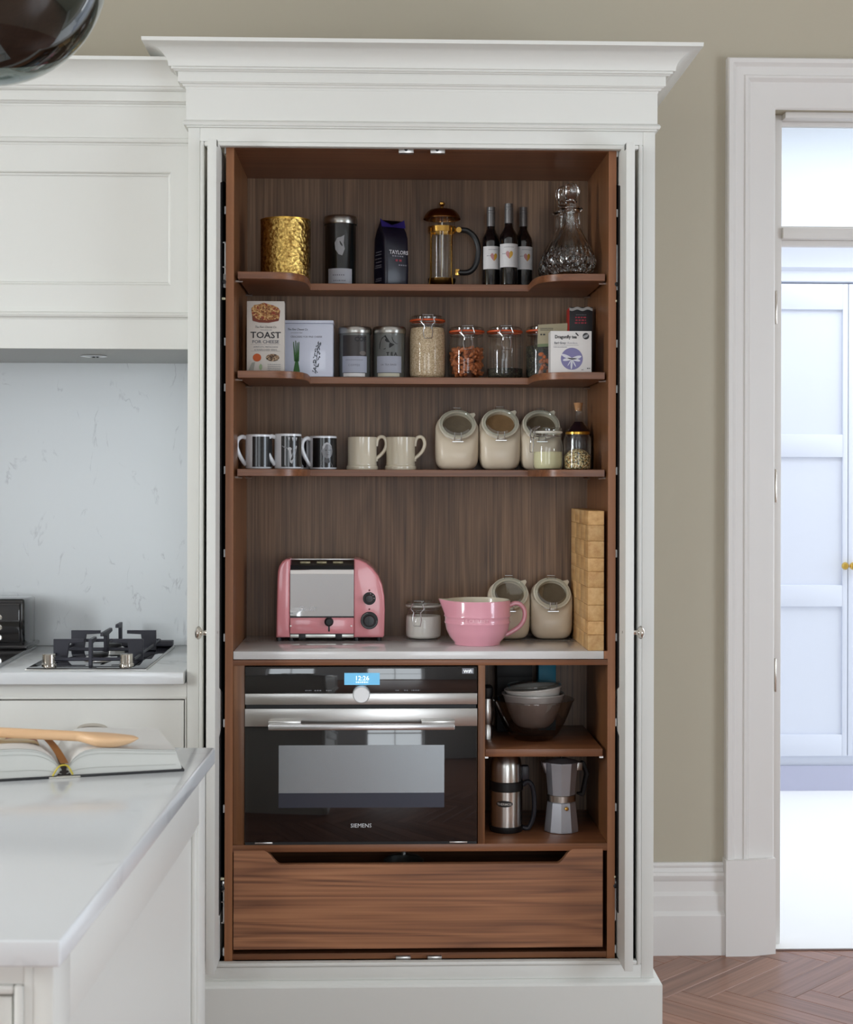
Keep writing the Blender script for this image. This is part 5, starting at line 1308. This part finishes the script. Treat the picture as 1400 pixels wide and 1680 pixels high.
MB().lathe([(5.4 * S, z_(674)), (6.4 * S, z_(668)), (7.6 * S, z_(661)), (0, z_(660.5))], seg=24).build('cork', mat('cork', (186, 136, 92), 0.8, var=0.2, vscale=150), t)

# ================================================================== COUNTER
PINK = mat('pink_enamel', (226, 142, 148), 0.22, coat=0.6)
TY = -0.338                                   # front plane of the toaster
ts = thing('toaster', 'pink and chrome toaster with two black dials', 'toaster', (PX(543, TY), TY, ZCT))
S = sz(1, TY); X_ = lambda px: (px - 543) * S; Z0 = (1052 - 785) * S
Zp = lambda py: (1052 - py) * S
TD = 0.142
def endcap(name, pts): return MB().prism([(X_(x), Zp(y)) for x, y in pts], 0.0, TD, 'Y', 0.006, 3).build(name, PINK, ts, smooth=40)
endcap('end_cap', [(454, 1046), (476.5, 1046), (477, 917)] + [(470, 917.5), (464, 921), (459, 928), (456.5, 938), (455.5, 955)])
endcap('end_cap', [(581, 1046), (629, 1046), (631, 1043), (632, 1000), (631, 978), (627.5, 960), (621, 945), (612, 933), (601, 924), (590, 918.5), (581, 917)])
b = MB(); b.prism([(0.003, Zp(1041)), (0.003, Zp(934)), (0.010, Zp(928)), (TD - 0.010, Zp(921)), (TD - 0.002, Zp(930)), (TD - 0.002, Zp(1041))], X_(477), X_(581), 'X', 0.0); b.build('core', BLACKPL, ts, smooth=20)
MB().prism([(-0.001, Zp(1011)), (-0.001, Zp(945)), (0.001, Zp(937)), (0.006, Zp(931.5)), (0.014, Zp(930)), (0.014, Zp(1011))], X_(477), X_(581), 'X').build('chrome_front', mat('mirror_chrome', (232, 232, 232), 0.03, 1.0), ts, smooth=60)
for k, a in enumerate((492, 519, 546)):
    bx('bread_slot', mat('slot_steel', (120, 112, 90), 0.3, 1.0), ts, X_(a), X_(a + 17), 0.030, 0.034, Zp(926.5), Zp(922), 0.0008)
bx('top_rail', STEEL, ts, X_(477), X_(581), 0.060, 0.066, Zp(921), Zp(918.5), 0.001)
bx('lower_panel', PINK, ts, X_(477), X_(581), -0.001, 0.004, Zp(1039.5), Zp(1013.5), 0.0008)
bx('crumb_tray', mat('tray_steel', (200, 202, 196), 0.3, 1.0), ts, X_(477), X_(581), 0.003, 0.120, Zp(1046.5), Zp(1040.5), 0.0006)
for a in (491, 551): bx('tray_catch', BLACKPL, ts, X_(a), X_(a + 11), -0.0015, 0.004, Zp(1049), Zp(1040), 0.001)
for a in (458, 478, 585, 622):
    for yy in (0.016, TD - 0.024): MB().lathe([(0.007, 0.0), (0.0075, 0.006), (0.006, Zp(1045)), (0, Zp(1045))], c=(X_(a), yy, 0), seg=14).build('foot', BLACKPL, ts)
RX = Matrix.Rotation(PI / 2, 4, 'X')
lev = MB().lathe([(0, 0.014), (0.008, 0.0135), (0.0118, 0.010), (0.0125, 0.0)], M=Matrix.Translation((X_(540.5), -0.001, Zp(1020))) @ RX, seg=28).build('lever_knob', BLACKPL, ts)
bx('lever_slot', BLACKPL, ts, X_(539.2), X_(542), -0.0016, -0.001, Zp(1036), Zp(1026), 0.0002)
for px, py, rr, nm in ((606.5, 982, 10.5, 'selector_dial'), (606.5, 1018, 14.3, 'timer_dial')):
    r = rr * S
    dl = MB().lathe([(0, 0.003), (r * 0.98, 0.003), (r, 0.002), (r, 0.0)], M=Matrix.Translation((X_(px), 0.0, Zp(py))) @ RX, seg=36).build(nm, BLACKPL, ts)
    MB().lathe([(0, 0.016), (r * 0.55, 0.0155), (r * 0.62, 0.012), (r * 0.64, 0.003)], M=Matrix.Translation((X_(px), 0.0, Zp(py))) @ RX, seg=28).build('dial_grip', mat('dial_black', (22, 22, 24), 0.3), dl)
    if rr > 12:
        q = MB(); pts = [(X_(px) + r * 0.86 * math.cos(a), -0.0034, Zp(py) + r * 0.86 * math.sin(a)) for a in [PI * 0.55 + 1.45 * PI * i / 24 for i in range(25)]]
        q.tube(pts, 0.0011, 5, flat=0.3); q.build('dial_scale', WHITE, dl)
        bx('dial_pointer', mat('dial_pointer', (60, 60, 62), 0.4), dl, X_(px) - 0.0015, X_(px) + 0.0015, -0.019, -0.0155, Zp(py) - r * 0.45, Zp(py) + r * 0.45, 0.0005)
    else:
        for k, (ux, uz) in enumerate(((0.2, 0.75), (0.6, 0.5), (0.75, 0.05))): bx('dial_mark', WHITE, dl, X_(px) + ux * r - 0.001, X_(px) + ux * r + 0.001, -0.0036, -0.003, Zp(py) + uz * r - 0.0008, Zp(py) + uz * r + 0.0008)
for py in (968.5, 999.5): MB().lathe([(0, 0.002), (0.0022, 0.0015), (0.0026, 0)], M=Matrix.Translation((X_(606.5), 0.0, Zp(py))) @ RX, seg=12).build('indicator_lamp', mat('lamp_red', (120, 24, 40), 0.3), ts)
for px in (478, 577): MB().lathe([(0, 0.0015), (0.0022, 0.001), (0.0026, 0)], M=Matrix.Translation((X_(px), -0.001, Zp(1027))) @ RX, seg=12).build('screw', STEEL, ts)
text('brand_lettering', 'Dualit', 0.019, mat('silver_script', (206, 206, 208), 0.5), ts, flat(-0.001), X_(504), Zp(1002), shear=0.3, lift=0.0006)

SUGAR = mat('sugar_fill', (228, 224, 218), 0.7)
clip_jar('sugar_jar', 'squat clip-top glass jar of white sugar beside the pink bowl', 695.5, -0.262, ZCT, 60, 985, SUGAR, 0.60, gasket=mat('clear_gasket', (196, 192, 184), 0.5), rz=-0.35)
GC = 'slanted cream jars on the worktop'
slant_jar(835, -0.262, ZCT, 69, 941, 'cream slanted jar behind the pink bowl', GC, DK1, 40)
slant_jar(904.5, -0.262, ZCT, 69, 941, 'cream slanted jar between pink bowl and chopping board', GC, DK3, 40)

# pink batter bowl with spout and handle
BP_ = mat('pink_stoneware', (226, 158, 172), 0.16, coat=0.7)
bw = thing('batter_bowl', 'pink stoneware batter bowl with spout and loop handle', 'bowl', on(784, -0.415, ZCT))
S = sz(1, -0.415); Hb = 0.119
prof = [(0, 0.003), (34 * S, 0.003), (36 * S, 0.0), (37.5 * S, 0.001), (38 * S, 0.007), (46 * S, 0.022), (51 * S, 0.040), (53 * S, 0.056), (53.6 * S, 0.0575), (54.4 * S, 0.060), (53.8 * S, 0.0625), (53.4 * S, 0.064), (53.6 * S, 0.074), (54.8 * S, 0.076), (55 * S, 0.079), (54.2 * S, 0.0815), (54.2 * S, Hb - 0.003), (53.6 * S, Hb)]
inner = [(51.6 * S, Hb - 0.003), (50 * S, 0.060), (44 * S, 0.028), (30 * S, 0.012), (0, 0.010)]
b = MB(); b.lathe(prof, seg=64)
def spout(bm):
    for v in bm.verts:
        if v.co.z > 0.080:
            k = (v.co.z - 0.080) / (Hb - 0.080); a = math.atan2(v.co.y, -v.co.x); g = math.exp(-(a / 0.20) ** 2)
            v.co.x -= 0.017 * g * k * k; v.co.z += 0.003 * g * k * k
spout(b.bm); b.build('bowl_wall', BP_, bw, smooth=50)
b = MB(); b.lathe([(53.6 * S, Hb), (52.4 * S, Hb + 0.0006)] + inner, seg=64); spout(b.bm); b.build('bowl_lining', CREAM, bw, smooth=50)
hp = smooth_path([(51 * S, 0, Hb - 0.018), (60 * S, 0, Hb - 0.010), (70 * S, 0, Hb - 0.012), (77.5 * S, 0, Hb - 0.028), (77 * S, 0, Hb - 0.052), (69 * S, 0, Hb - 0.072), (56 * S, 0, Hb - 0.086), (46 * S, 0, Hb - 0.094)], 6)
MB().tube(hp, 0.0062, 12, flat=1.25, up=(0, 1, 0)).build('handle', BP_, bw, smooth=60)
text('embossed_lettering', 'LE CREUSET', 0.0125, mat('pink_embossed', (238, 184, 194), 0.18, coat=0.6), bw, wrap(53.6 * S), -0.010, 0.0645, lift=0.0010, bold=0.0003)

# end-grain chopping board, block by block
bd = thing('chopping_board', 'thick end-grain wooden chopping board leaning at the right panel', 'chopping board', (PX(978.8, -0.572), -0.572, ZCT))
x0, x1 = PX(965.5, -0.572) - bd.location.x, PX(991.8, -0.572) - bd.location.x
Hd = hgt(978, 838, -0.572, ZCT); Dd = 0.345
MAPLE = wood('maple_block', (190, 142, 88), (208, 164, 108), (222, 184, 130), 'Y', fine=60, figure=3, rough=0.5, per_object=True, contrast=1.2, spread=0.11)
rows = [0.10, 0.085, 0.10, 0.11, 0.10, 0.085, 0.105, 0.10, 0.09]; tot = sum(rows); z = 0.0
rnd = random.Random(11)
for ri, h in enumerate(rows):
    hh_ = h / tot * Hd; y = 0.0; off = 0.03 if ri % 2 else 0.0
    cuts = [0.0, 0.085 - off, 0.175 - off, 0.265 - off, Dd]
    for c0, c1 in zip(cuts[:-1], cuts[1:]):
        bx('wood_block', MAPLE, bd, x0, x1, c0, c1 - 0.0003, z, z + hh_ - 0.0003, 0.0016 if (ri in (0, len(rows) - 1) or c0 == 0) else 0.0005)
    z += hh_

# ================================================================== NOOKS BESIDE THE OVEN
SMOKE = thin_glass('smoked_glass', (206, 198, 194), ior=1.9)
CLEARB = thin_glass('bowl_glass', (236, 240, 240), ior=2.1)
NB = (PX(876, -0.405), -0.405)
def bowl(name, label, rim, foot, h, wall, m, z, tilt=0.0, dx_=0.0, lip=0.003):
    t = thing(name, label, 'bowl', (NB[0] + dx_, NB[1], z), 0.0, 'nested mixing bowls')
    t.rotation_euler = (0, tilt, 0)
    pr = [(0, 0.0), (foot, 0.0), (foot * 1.15, 0.003)]
    for i in range(1, 9):
        q = i / 8.0; pr.append((foot * 1.15 + (rim - foot * 1.15) * q ** 0.72, 0.003 + (h - 0.003) * q ** 1.15))
    pr += [(rim + lip, h + 0.001), (rim + lip, h + 0.004), (rim, h + 0.005)]
    if m in (SMOKE, CLEARB):
        MB().lathe(pr, seg=56).build('bowl_wall', m, t, smooth=45); return t
    inn = [(max(r - wall, 0.0), z_ + wall) for r, z_ in pr[:-3]]
    MB().lathe(pr + [(rim - wall, h + 0.003)] + list(reversed(inn[1:])) + [(0, wall)], seg=56).build('bowl_wall', m, t, smooth=45)
    return t
bowl('smoked_bowl', 'large smoked glass mixing bowl, outermost of the nested bowls', sz(66, -0.405), 0.045, 0.104, 0.004, SMOKE, ZNS)
bowl('steel_bowl', 'steel mixing bowl inside the large smoked bowl', sz(50, -0.405), 0.038, 0.085, 0.002, mat('bowl_steel', (196, 194, 192), 0.30, 0.35), ZNS + 0.034)
bowl('white_bowl', 'white mixing bowl tilted inside the steel bowl', sz(46, -0.405), 0.036, 0.075, 0.003, mat('bowl_white', (222, 220, 216), 0.25, coat=0.4), ZNS + 0.060, math.radians(-5), 0.006)
bowl('clear_bowl', 'small clear glass bowl, topmost of the nested bowls', sz(43, -0.405), 0.034, 0.072, 0.003, CLEARB, ZNS + 0.072, math.radians(-3), 0.004)

t = thing('pepper_grinder', 'steel grinder at the left of the bowls, mostly hidden', 'grinder', on(801, -0.400, ZNS))
S = sz(1, -0.40); z_ = lambda py: hgt(801, py, -0.400, ZNS)
MB().lathe([(0, 0), (9 * S, 0), (9 * S, z_(1192)), (7 * S, z_(1188)), (10 * S, z_(1176)), (10.5 * S, z_(1165)), (7.5 * S, z_(1146)), (0, z_(1146))], seg=28).build('grinder_body', STEEL, t)
MB().lathe([(7.5 * S, z_(1146)), (9 * S, z_(1140)), (9 * S, z_(1128)), (6 * S, z_(1124)), (0, z_(1123))], seg=28).build('grinder_cap', BLACKPL, t)
t = thing('dark_carton', 'near-black carton standing behind the nested bowls', 'box', (PX(846, -0.29), -0.29, ZNS)); bx('carton', mat('black_card', (18, 18, 20), 0.6), t, -0.049, 0.047, 0, 0.08, 0, 0.186, 0.001)
bx('carton_lid', mat('black_card2', (24, 24, 26), 0.55), t, -0.050, 0.048, -0.001, 0.081, 0.150, 0.187, 0.001)
t = thing('teal_box', 'narrow teal box standing behind the nested bowls', 'box', (PX(899, -0.27), -0.27, ZNS)); bx('carton', mat('teal_card', (0, 122, 152), 0.5), t, -0.024, 0.024, 0, 0.07, 0, 0.187, 0.001)
bx('spine_band', mat('teal_dark', (14, 66, 90), 0.5), t, -0.0242, 0.0242, -0.0006, 0.0, 0.030, 0.046, 0.0002)

# vacuum flask
t = thing('vacuum_flask', 'steel vacuum flask with black band and handle', 'flask', on(832, -0.430, ZNB))
S = sz(1, -0.430); z_ = lambda py: (1378 - py) * S
BST = mat('flask_steel', (206, 203, 198), 0.24, 1.0)
MB().lathe([(0, 0), (26 * S, 0), (27.5 * S, 0.004), (27.5 * S, z_(1368)), (0, z_(1368))], seg=44).build('base', BLACKPL, t)
fb = MB().lathe([(26.5 * S, z_(1368)), (26.5 * S, z_(1310)), (0, z_(1310))], seg=44).build('body', BST, t)
MB().lathe([(26.5 * S, z_(1311)), (27.8 * S, z_(1309.5)), (27.8 * S, z_(1296)), (26.5 * S, z_(1295))], seg=44).build('neck_band', BLACKPL, t)
MB().lathe([(26.2 * S, z_(1296)), (26 * S, z_(1272)), (24 * S, z_(1261)), (19 * S, z_(1253)), (11 * S, z_(1250)), (0, z_(1249.5))], seg=44).build('cup_lid', BST, t)
bx('lid_tab', mat('grey_plastic', (46, 46, 54), 0.4), t, 25 * S, 37 * S, -0.012, 0.012, z_(1294), z_(1271), 0.004)
hp = smooth_path([(27 * S, 0, z_(1303)), (36 * S, 0, z_(1298)), (43 * S, 0, z_(1306)), (46 * S, 0, z_(1325)), (46 * S, 0, z_(1348)), (42 * S, 0, z_(1364)), (36 * S, 0, z_(1374)), (27 * S, 0, z_(1373))], 6)
MB().tube(hp, 0.0065, 10, flat=1.5, up=(0, 1, 0)).build('handle', mat('grey_plastic', (46, 46, 54), 0.4), t)
mf = wrap(26.5 * S)
blob('logo_oval', mat('logo_black', (18, 18, 18), 0.4), fb, mf, ell(-0.0085, z_(1329.5), 0.0225, 0.0085, 28))
text('logo_lettering', 'THERMOS', 0.0085, mat('logo_silver', (200, 196, 190), 0.4), fb, mf, -0.0085, z_(1331.5), lift=0.0012, bold=0.0002)

# moka pot
MK = mat('moka_aluminium', (186, 188, 196), 0.38, 0.75)
t = thing('moka_pot', 'faceted aluminium moka pot with black handle', 'moka pot', on(922.5, -0.435, ZNB), math.radians(11))
S = sz(1, -0.435); z_ = lambda py: (1380 - py) * S
MB().lathe([(0, 0), (27 * S, 0), (29 * S, 0.002), (29 * S, 0.008), (24 * S, z_(1332)), (22 * S, z_(1329)), (0, z_(1329))], sides=10).build('boiler', MK, t, smooth=20)
MB().lathe([(23.5 * S, z_(1330)), (23.5 * S, z_(1320)), (21 * S, z_(1319))], seg=40).build('collar', mat('moka_collar', (176, 168, 160), 0.3, 1.0), t)
MB().lathe([(21 * S, z_(1320)), (23 * S, z_(1319)), (27.5 * S, z_(1272)), (28 * S, z_(1267)), (26 * S, z_(1267)), (0, z_(1268))], sides=10).build('pitcher', MK, t, smooth=20)
lidp = MB().lathe([(28.5 * S, z_(1268)), (28.5 * S, z_(1266)), (10 * S, z_(1260.5)), (0, z_(1260))], sides=10).build('lid', MK, t, smooth=12)
MB().lathe([(0.004, z_(1261)), (0.0035, z_(1255)), (0.008, z_(1252)), (0.008, z_(1250)), (0, z_(1249))], seg=20).build('lid_knob', BLACKPL, lidp)
q = MB(); q.prism([(-27 * S, z_(1285)), (-33 * S, z_(1271)), (-34 * S, z_(1266)), (-27 * S, z_(1266))], -0.009, 0.009, 'Y', 0.002, 1); q.build('spout', MK, t)
q = MB(); hpts = [(26 * S, z_(1273)), (36 * S, z_(1266)), (40 * S, z_(1268)), (47 * S, z_(1288)), (45 * S, z_(1293)), (39 * S, z_(1322)), (35 * S, z_(1325)), (27 * S, z_(1321)), (28 * S, z_(1318)), (34 * S, z_(1318)), (39.5 * S, z_(1292)), (40 * S, z_(1286)), (35 * S, z_(1275)), (26 * S, z_(1279))]
q.prism(hpts, -0.008, 0.008, 'Y', 0.002, 1); q.build('handle', BLACKPL, t)
bx('handle_bracket', STEEL, t, 25 * S, 34 * S, -0.010, 0.010, z_(1281), z_(1268), 0.001)
MB().lathe([(0.0055, 0), (0.005, 0.003), (0.0025, 0.0035), (0.0025, 0.005), (0, 0.005)], M=Matrix.Translation((0.001, -26 * S, z_(1339))) @ RX, seg=16).build('safety_valve', BRASS, t)

# lid lying in the drawer
t = thing('lidded_saucepan', 'small saucepan with a glass lid standing in the drawer', 'saucepan', (PX(664, -0.44), -0.44, cz(1556) + 0.021))
MB().lathe([(0.052, 0.170), (0.052, 0.172), (0.040, 0.182), (0.015, 0.187), (0, 0.187)], seg=36).build('lid_glass', CLEARB, t)
MB().lathe([(0.053, 0.172), (0.053, 0.166), (0.050, 0.0), (0, 0.0), (0, 0.002), (0.048, 0.002), (0.051, 0.166), (0.051, 0.172)], seg=36).build('pan_wall', STEEL, t)
MB().lathe([(0.006, 0.187), (0.006, 0.194), (0.013, 0.198), (0.013, 0.203), (0, 0.205)], seg=24).build('knob', STEEL, t)

# ================================================================== ISLAND
ZI = 0.910
def on_plane(px, py, z):
    d = CM @ Vector(((px - 700.0) / F, (785.0 - py) / F, -1.0)); tt = (z - CAM.z) / d.z
    return CAM + d * tt
A = on_plane(99, 1543, ZI); Bc = on_plane(353, 1226.5, ZI)     # near and far right corners of the top
iang = math.atan2(-(Bc.x - A.x), Bc.y - A.y)
IL = math.hypot(Bc.x - A.x, Bc.y - A.y); IW = 2.3
tp = MB().box(-IW, 0, 0, IL, -0.029, 0, 0.003, 3).build('island_worktop', QUARTZ, None)
tag(tp, 'large white veined quartz worktop on the kitchen island', 'worktop'); tp.location = A; tp.rotation_euler = (0, 0, iang)
isl = thing('kitchen_island', 'off-white panelled kitchen island in the left foreground', 'island', (A.x, A.y, 0), iang)
zt_ = ZI - 0.0295
ox, oy0, oy1 = -0.012, 0.020, IL - 0.035
PNT = PAINT
# body, then side frame (stiles, rails, panel, moulding) on the right side
bx('body', PNT, isl, -IW + 0.03, ox - 0.024, oy0 + 0.024, oy1 - 0.002, 0.0, zt_)
st = 0.075
bx('stile', PNT, isl, ox - 0.022, ox, oy0, oy0 + st, 0.10, zt_, 0.001)
bx('stile', PNT, isl, ox - 0.022, ox, oy1 - st, oy1, 0.10, zt_, 0.001)
bx('rail', PNT, isl, ox - 0.022, ox, oy0 + st, oy1 - st, zt_ - 0.085, zt_, 0.001)
bx('rail', PNT, isl, ox - 0.022, ox, oy0 + st, oy1 - st, 0.10, 0.20, 0.001)
bx('panel', PNT, isl, ox - 0.022, ox - 0.012, oy0 + st, oy1 - st, 0.20, zt_ - 0.085)
bx('plinth', PNT, isl, ox - 0.022, ox + 0.010, oy0 - 0.008, oy1, 0.0, 0.10, 0.002)
# moulding strips round the recessed panel
for q in ((oy0 + st, oy0 + st + 0.010, 0.20, zt_ - 0.085), (oy1 - st - 0.010, oy1 - st, 0.20, zt_ - 0.085), (oy0 + st + 0.010, oy1 - st - 0.010, zt_ - 0.095, zt_ - 0.085), (oy0 + st + 0.010, oy1 - st - 0.010, 0.20, 0.21)):
    bx('panel_bead', PNT, isl, ox - 0.012, ox - 0.004, q[0], q[1], q[2], q[3], 0.002)
# near face with inset drawers
bx('corner_post', PNT, isl, ox - 0.032, ox - 0.022, oy0, oy0 + 0.022, 0.10, zt_, 0.001)
bx('top_rail', PNT, isl, -IW + 0.03, ox - 0.032, oy0, oy0 + 0.022, zt_ - 0.024, zt_, 0.001)
for k in range(3):
    xb = ox - 0.032 - k * 0.70
    bx('bead', PNT, isl, xb - 0.010, xb, oy0 - 0.004, oy0 + 0.02, 0.10, zt_ - 0.024, 0.003)
    bx('bead', PNT, isl, xb - 0.69, xb - 0.010, oy0 - 0.004, oy0 + 0.02, zt_ - 0.034, zt_ - 0.024, 0.003)
    bx('drawer', PNT, isl, xb - 0.69, xb - 0.0135, oy0 + 0.002, oy0 + 0.0235, 0.45, zt_ - 0.0375, 0.0015)
    bx('drawer', PNT, isl, xb - 0.69, xb - 0.0135, oy0 + 0.002, oy0 + 0.0235, 0.12, 0.44, 0.0015)

# open cookery book
BK = on_plane(105, 1276, ZI)
bk = thing('cookery_book', 'thick open cookery book lying on the island worktop', 'book', (BK.x, BK.y, ZI), math.radians(16))
bkD = 0.215
PAGE = mat('page_paper', (222, 220, 216), 0.7); EDGE = mat('page_edges', (206, 206, 200), 0.8)
def page_curve(sg, thick, wd, z0=0.004, n=18):
    pts = []
    for i in range(n + 1):
        q = i / n
        rise = thick * (1 - math.exp(-q * 9)) * (1 - 0.28 * q) if sg > 0 else thick * (1 - math.exp(-q * 7)) * (1 - 0.12 * q)
        pts.append((sg * (0.004 + wd * q), z0 + 0.022 * (1 - math.exp(-q * 5)) * 0 + rise + 0.010 * (1 - q) ** 3))
    return pts
for sg, thick, wd, nm in ((1, 0.044, 0.178, 'page_block'), (-1, 0.050, 0.185, 'page_block')):
    top = page_curve(sg, thick, wd)
    poly = [(sg * 0.012, 0.004)] + top + [(sg * (wd + 0.008), top[-1][1] * 0.6), (sg * (wd + 0.014), 0.006), (sg * (wd + 0.013), 0.004)]
    blk_ = MB().prism(poly, 0.0, bkD, 'Y').build(nm, EDGE, bk, smooth=40)
    b = MB(); b.grid(lambda s, q, T=top: (T[int(round(s * 18))][0], -0.001 + (bkD + 0.001) * q, T[int(round(s * 18))][1] + 0.0006), 18, 4); b.build('open_page', PAGE, bk)
    # a few loose leaves fanned at the near edge
    for k in range(3):
        f = (0.94, 0.80, 0.25)[k]
        lf = MB(); pts = [(x, -0.0006, 0.004 + (z - 0.004) * f) for x, z in top]; lf.tube(pts, 0.0004, 4); lf.build('leaf_edge', mat('leaf_edge_grey', (186, 186, 180), 0.8), blk_)  # thin grey lines drawn along the page edges
b = MB(); b.grid(lambda s, q: (-0.188 + 0.172 * s, 0.055 + 0.130 * q, 0.0012 + page_curve(-1, 0.050, 0.185)[int(round((0.188 - 0.172 * s - 0.004) / 0.185 * 18))][1]), 14, 3); b.build('page_photo', speckle('food_photo', [(150, 84, 72), (178, 120, 100), (196, 168, 120), (120, 52, 48), (206, 186, 150)], 42, 0.6, 0), bk)
bx('cover', mat('cover_black', (34, 34, 36), 0.5), bk, 0.012, 0.196, -0.004, bkD + 0.004, 0.0, 0.004, 0.0008)
bx('cover', mat('cover_black', (34, 34, 36), 0.5), bk, -0.200, -0.012, -0.004, bkD + 0.004, 0.0, 0.004, 0.0008)
bx('cover_spine', mat('cover_grey', (190, 186, 176), 0.5), bk, -0.024, 0.026, -0.005, bkD + 0.005, 0.0, 0.003, 0.0008)
MB().tube(smooth_path([(-0.018, -0.002, 0.004), (-0.010, -0.002, 0.017), (-0.003, -0.002, 0.021), (0.006, -0.002, 0.019), (0.014, -0.002, 0.005)], 5), 0.0014, 6).build('headband', mat('headband_yellow', (196, 176, 60), 0.6), bk)
b = MB(); b.prism([(-0.014, 0.004), (-0.006, 0.016), (0.003, 0.018), (0.012, 0.004)], 0.0, bkD, 'Y'); b.build('spine_hollow', mat('spine_dark', (40, 30, 24), 0.8), bk)
b = MB(); b.grid(lambda s, q: (-0.006 + 0.013 * s - 0.035 * q, -0.003 + 0.100 * q, 0.024 + 0.034 * (1 - (1 - q) ** 2)), 2, 10)
bmesh.ops.solidify(b.bm, geom=list(b.bm.faces), thickness=0.001); b.build('ribbon', mat('tan_ribbon', (190, 134, 80), 0.6), bk)

# wooden spoon lying across the book
tipL = Vector((PX(-60, -1.90, 1200), -1.90, 0)); tipR = Vector((PX(227, -1.93, 1207), -1.93, 0))
zs = lambda py, Y=-1.92: at(115, py, Y).z
sp_ = thing('wooden_spoon', 'pale wooden spoon laid across the open cookery book', 'spoon', (tipR.x, tipR.y, zs(1213)), 0)
BEECH = wood('beech', (206, 160, 116), (222, 182, 140), (232, 196, 156), 'X', fine=40, figure=2, rough=0.5)
Ls = tipR.x - tipL.x; n = 72; b = MB(); secs = []
S = sz(1, -1.92)
for i in range(n + 1):
    q = i / n; x = -Ls * (1 - q); d = -x                     # distance back from the tip
    if d < 100 * S:
        e = d / (100 * S); hw = 0.027 * math.sqrt(max(0.02, 1 - (1 - min(1, e * 1.7)) ** 2)) if e < 0.59 else 0.027 - (0.027 - 0.0085) * (3 * ((e - 0.59) / 0.41) ** 2 - 2 * ((e - 0.59) / 0.41) ** 3)
        up = (0.0035 + 0.005 * e) * min(1, 0.25 + 8 * e); dn = (0.004 + 0.0045 * e) * min(1, 0.25 + 8 * e) + 0.0125 * math.sin(PI * min(1, e * 1.02)) ** 1.2 * (1 - 0.35 * e)
        zc = 0.003 + 0.004 * e
    else:
        hw, up, dn, zc = 0.0085, 0.0085, 0.0085, 0.007 + 0.010 * (d - 100 * S) / max(0.05, Ls - 100 * S)
    secs.append([b.bm.verts.new((x, hw * math.cos(a), zc + (up if math.sin(a) > 0 else dn) * math.sin(a))) for a in [2 * PI * k / 16 for k in range(16)]])
for p, q in zip(secs[:-1], secs[1:]):
    for k in range(16): b.bm.faces.new((p[k], p[(k + 1) % 16], q[(k + 1) % 16], q[k]))
b.bm.faces.new(secs[0]); b.bm.faces.new(list(reversed(secs[-1])))
spo = b.build('spoon_blank', BEECH, sp_, smooth=70)

# ================================================================== PENDANT LAMP
PY_ = -2.32
pc = at(-30, -68, PY_); PR = sz(203, PY_)
pd = thing('globe_pendant', 'dark smoked glass globe pendant lamp hanging at top left', 'pendant lamp', (pc.x, pc.y, pc.z))
ba = [PI * i / 30 for i in range(31)]
shell = [(PR * math.sin(a), -PR * math.cos(a)) for a in ba if a < 2.85]
MB().lathe(shell, seg=64).build('globe', thin_glass('smoke_globe', (176, 186, 184), ior=1.9, gloss=0.01), pd)
zi = -sz(73 + 68, PY_)
ri = PR * 0.965
MB().lathe([(ri * math.sin(a), -ri * math.cos(a)) for a in [PI - 0.3 - (PI - 0.3 - math.acos(-zi / ri)) * i / 20 for i in range(21)]], seg=64).build('inner_shade', mat('shade_gunmetal', (58, 66, 62), 0.30, 0.0, coat=0.3), pd)
MB().lathe([(0.0, PR * 0.97), (0.045, PR * 0.96), (0.045, PR + 0.03), (0.012, PR + 0.05), (0, PR + 0.05)], seg=32).build('gallery', mat('gunmetal', (60, 58, 54), 0.25, 1.0), pd)
MB().tube([(0, 0, PR + 0.04), (0, 0, CEIL - pc.z - 0.03)], 0.004, 8).build('flex', BLACKPL, pd)
MB().lathe([(0.05, CEIL - pc.z), (0.05, CEIL - pc.z - 0.02), (0.01, CEIL - pc.z - 0.035), (0, CEIL - pc.z - 0.035)], seg=28).build('ceiling_rose', mat('gunmetal', (60, 58, 54), 0.25, 1.0), pd)
MB().lathe([(0.012, 0.03), (0.022, 0.0), (0.028, -0.025), (0.022, -0.048), (0, -0.056)], c=(0, 0, 0.02), seg=24).build('bulb', mat('bulb_glass', (226, 224, 214), 0.2), pd)
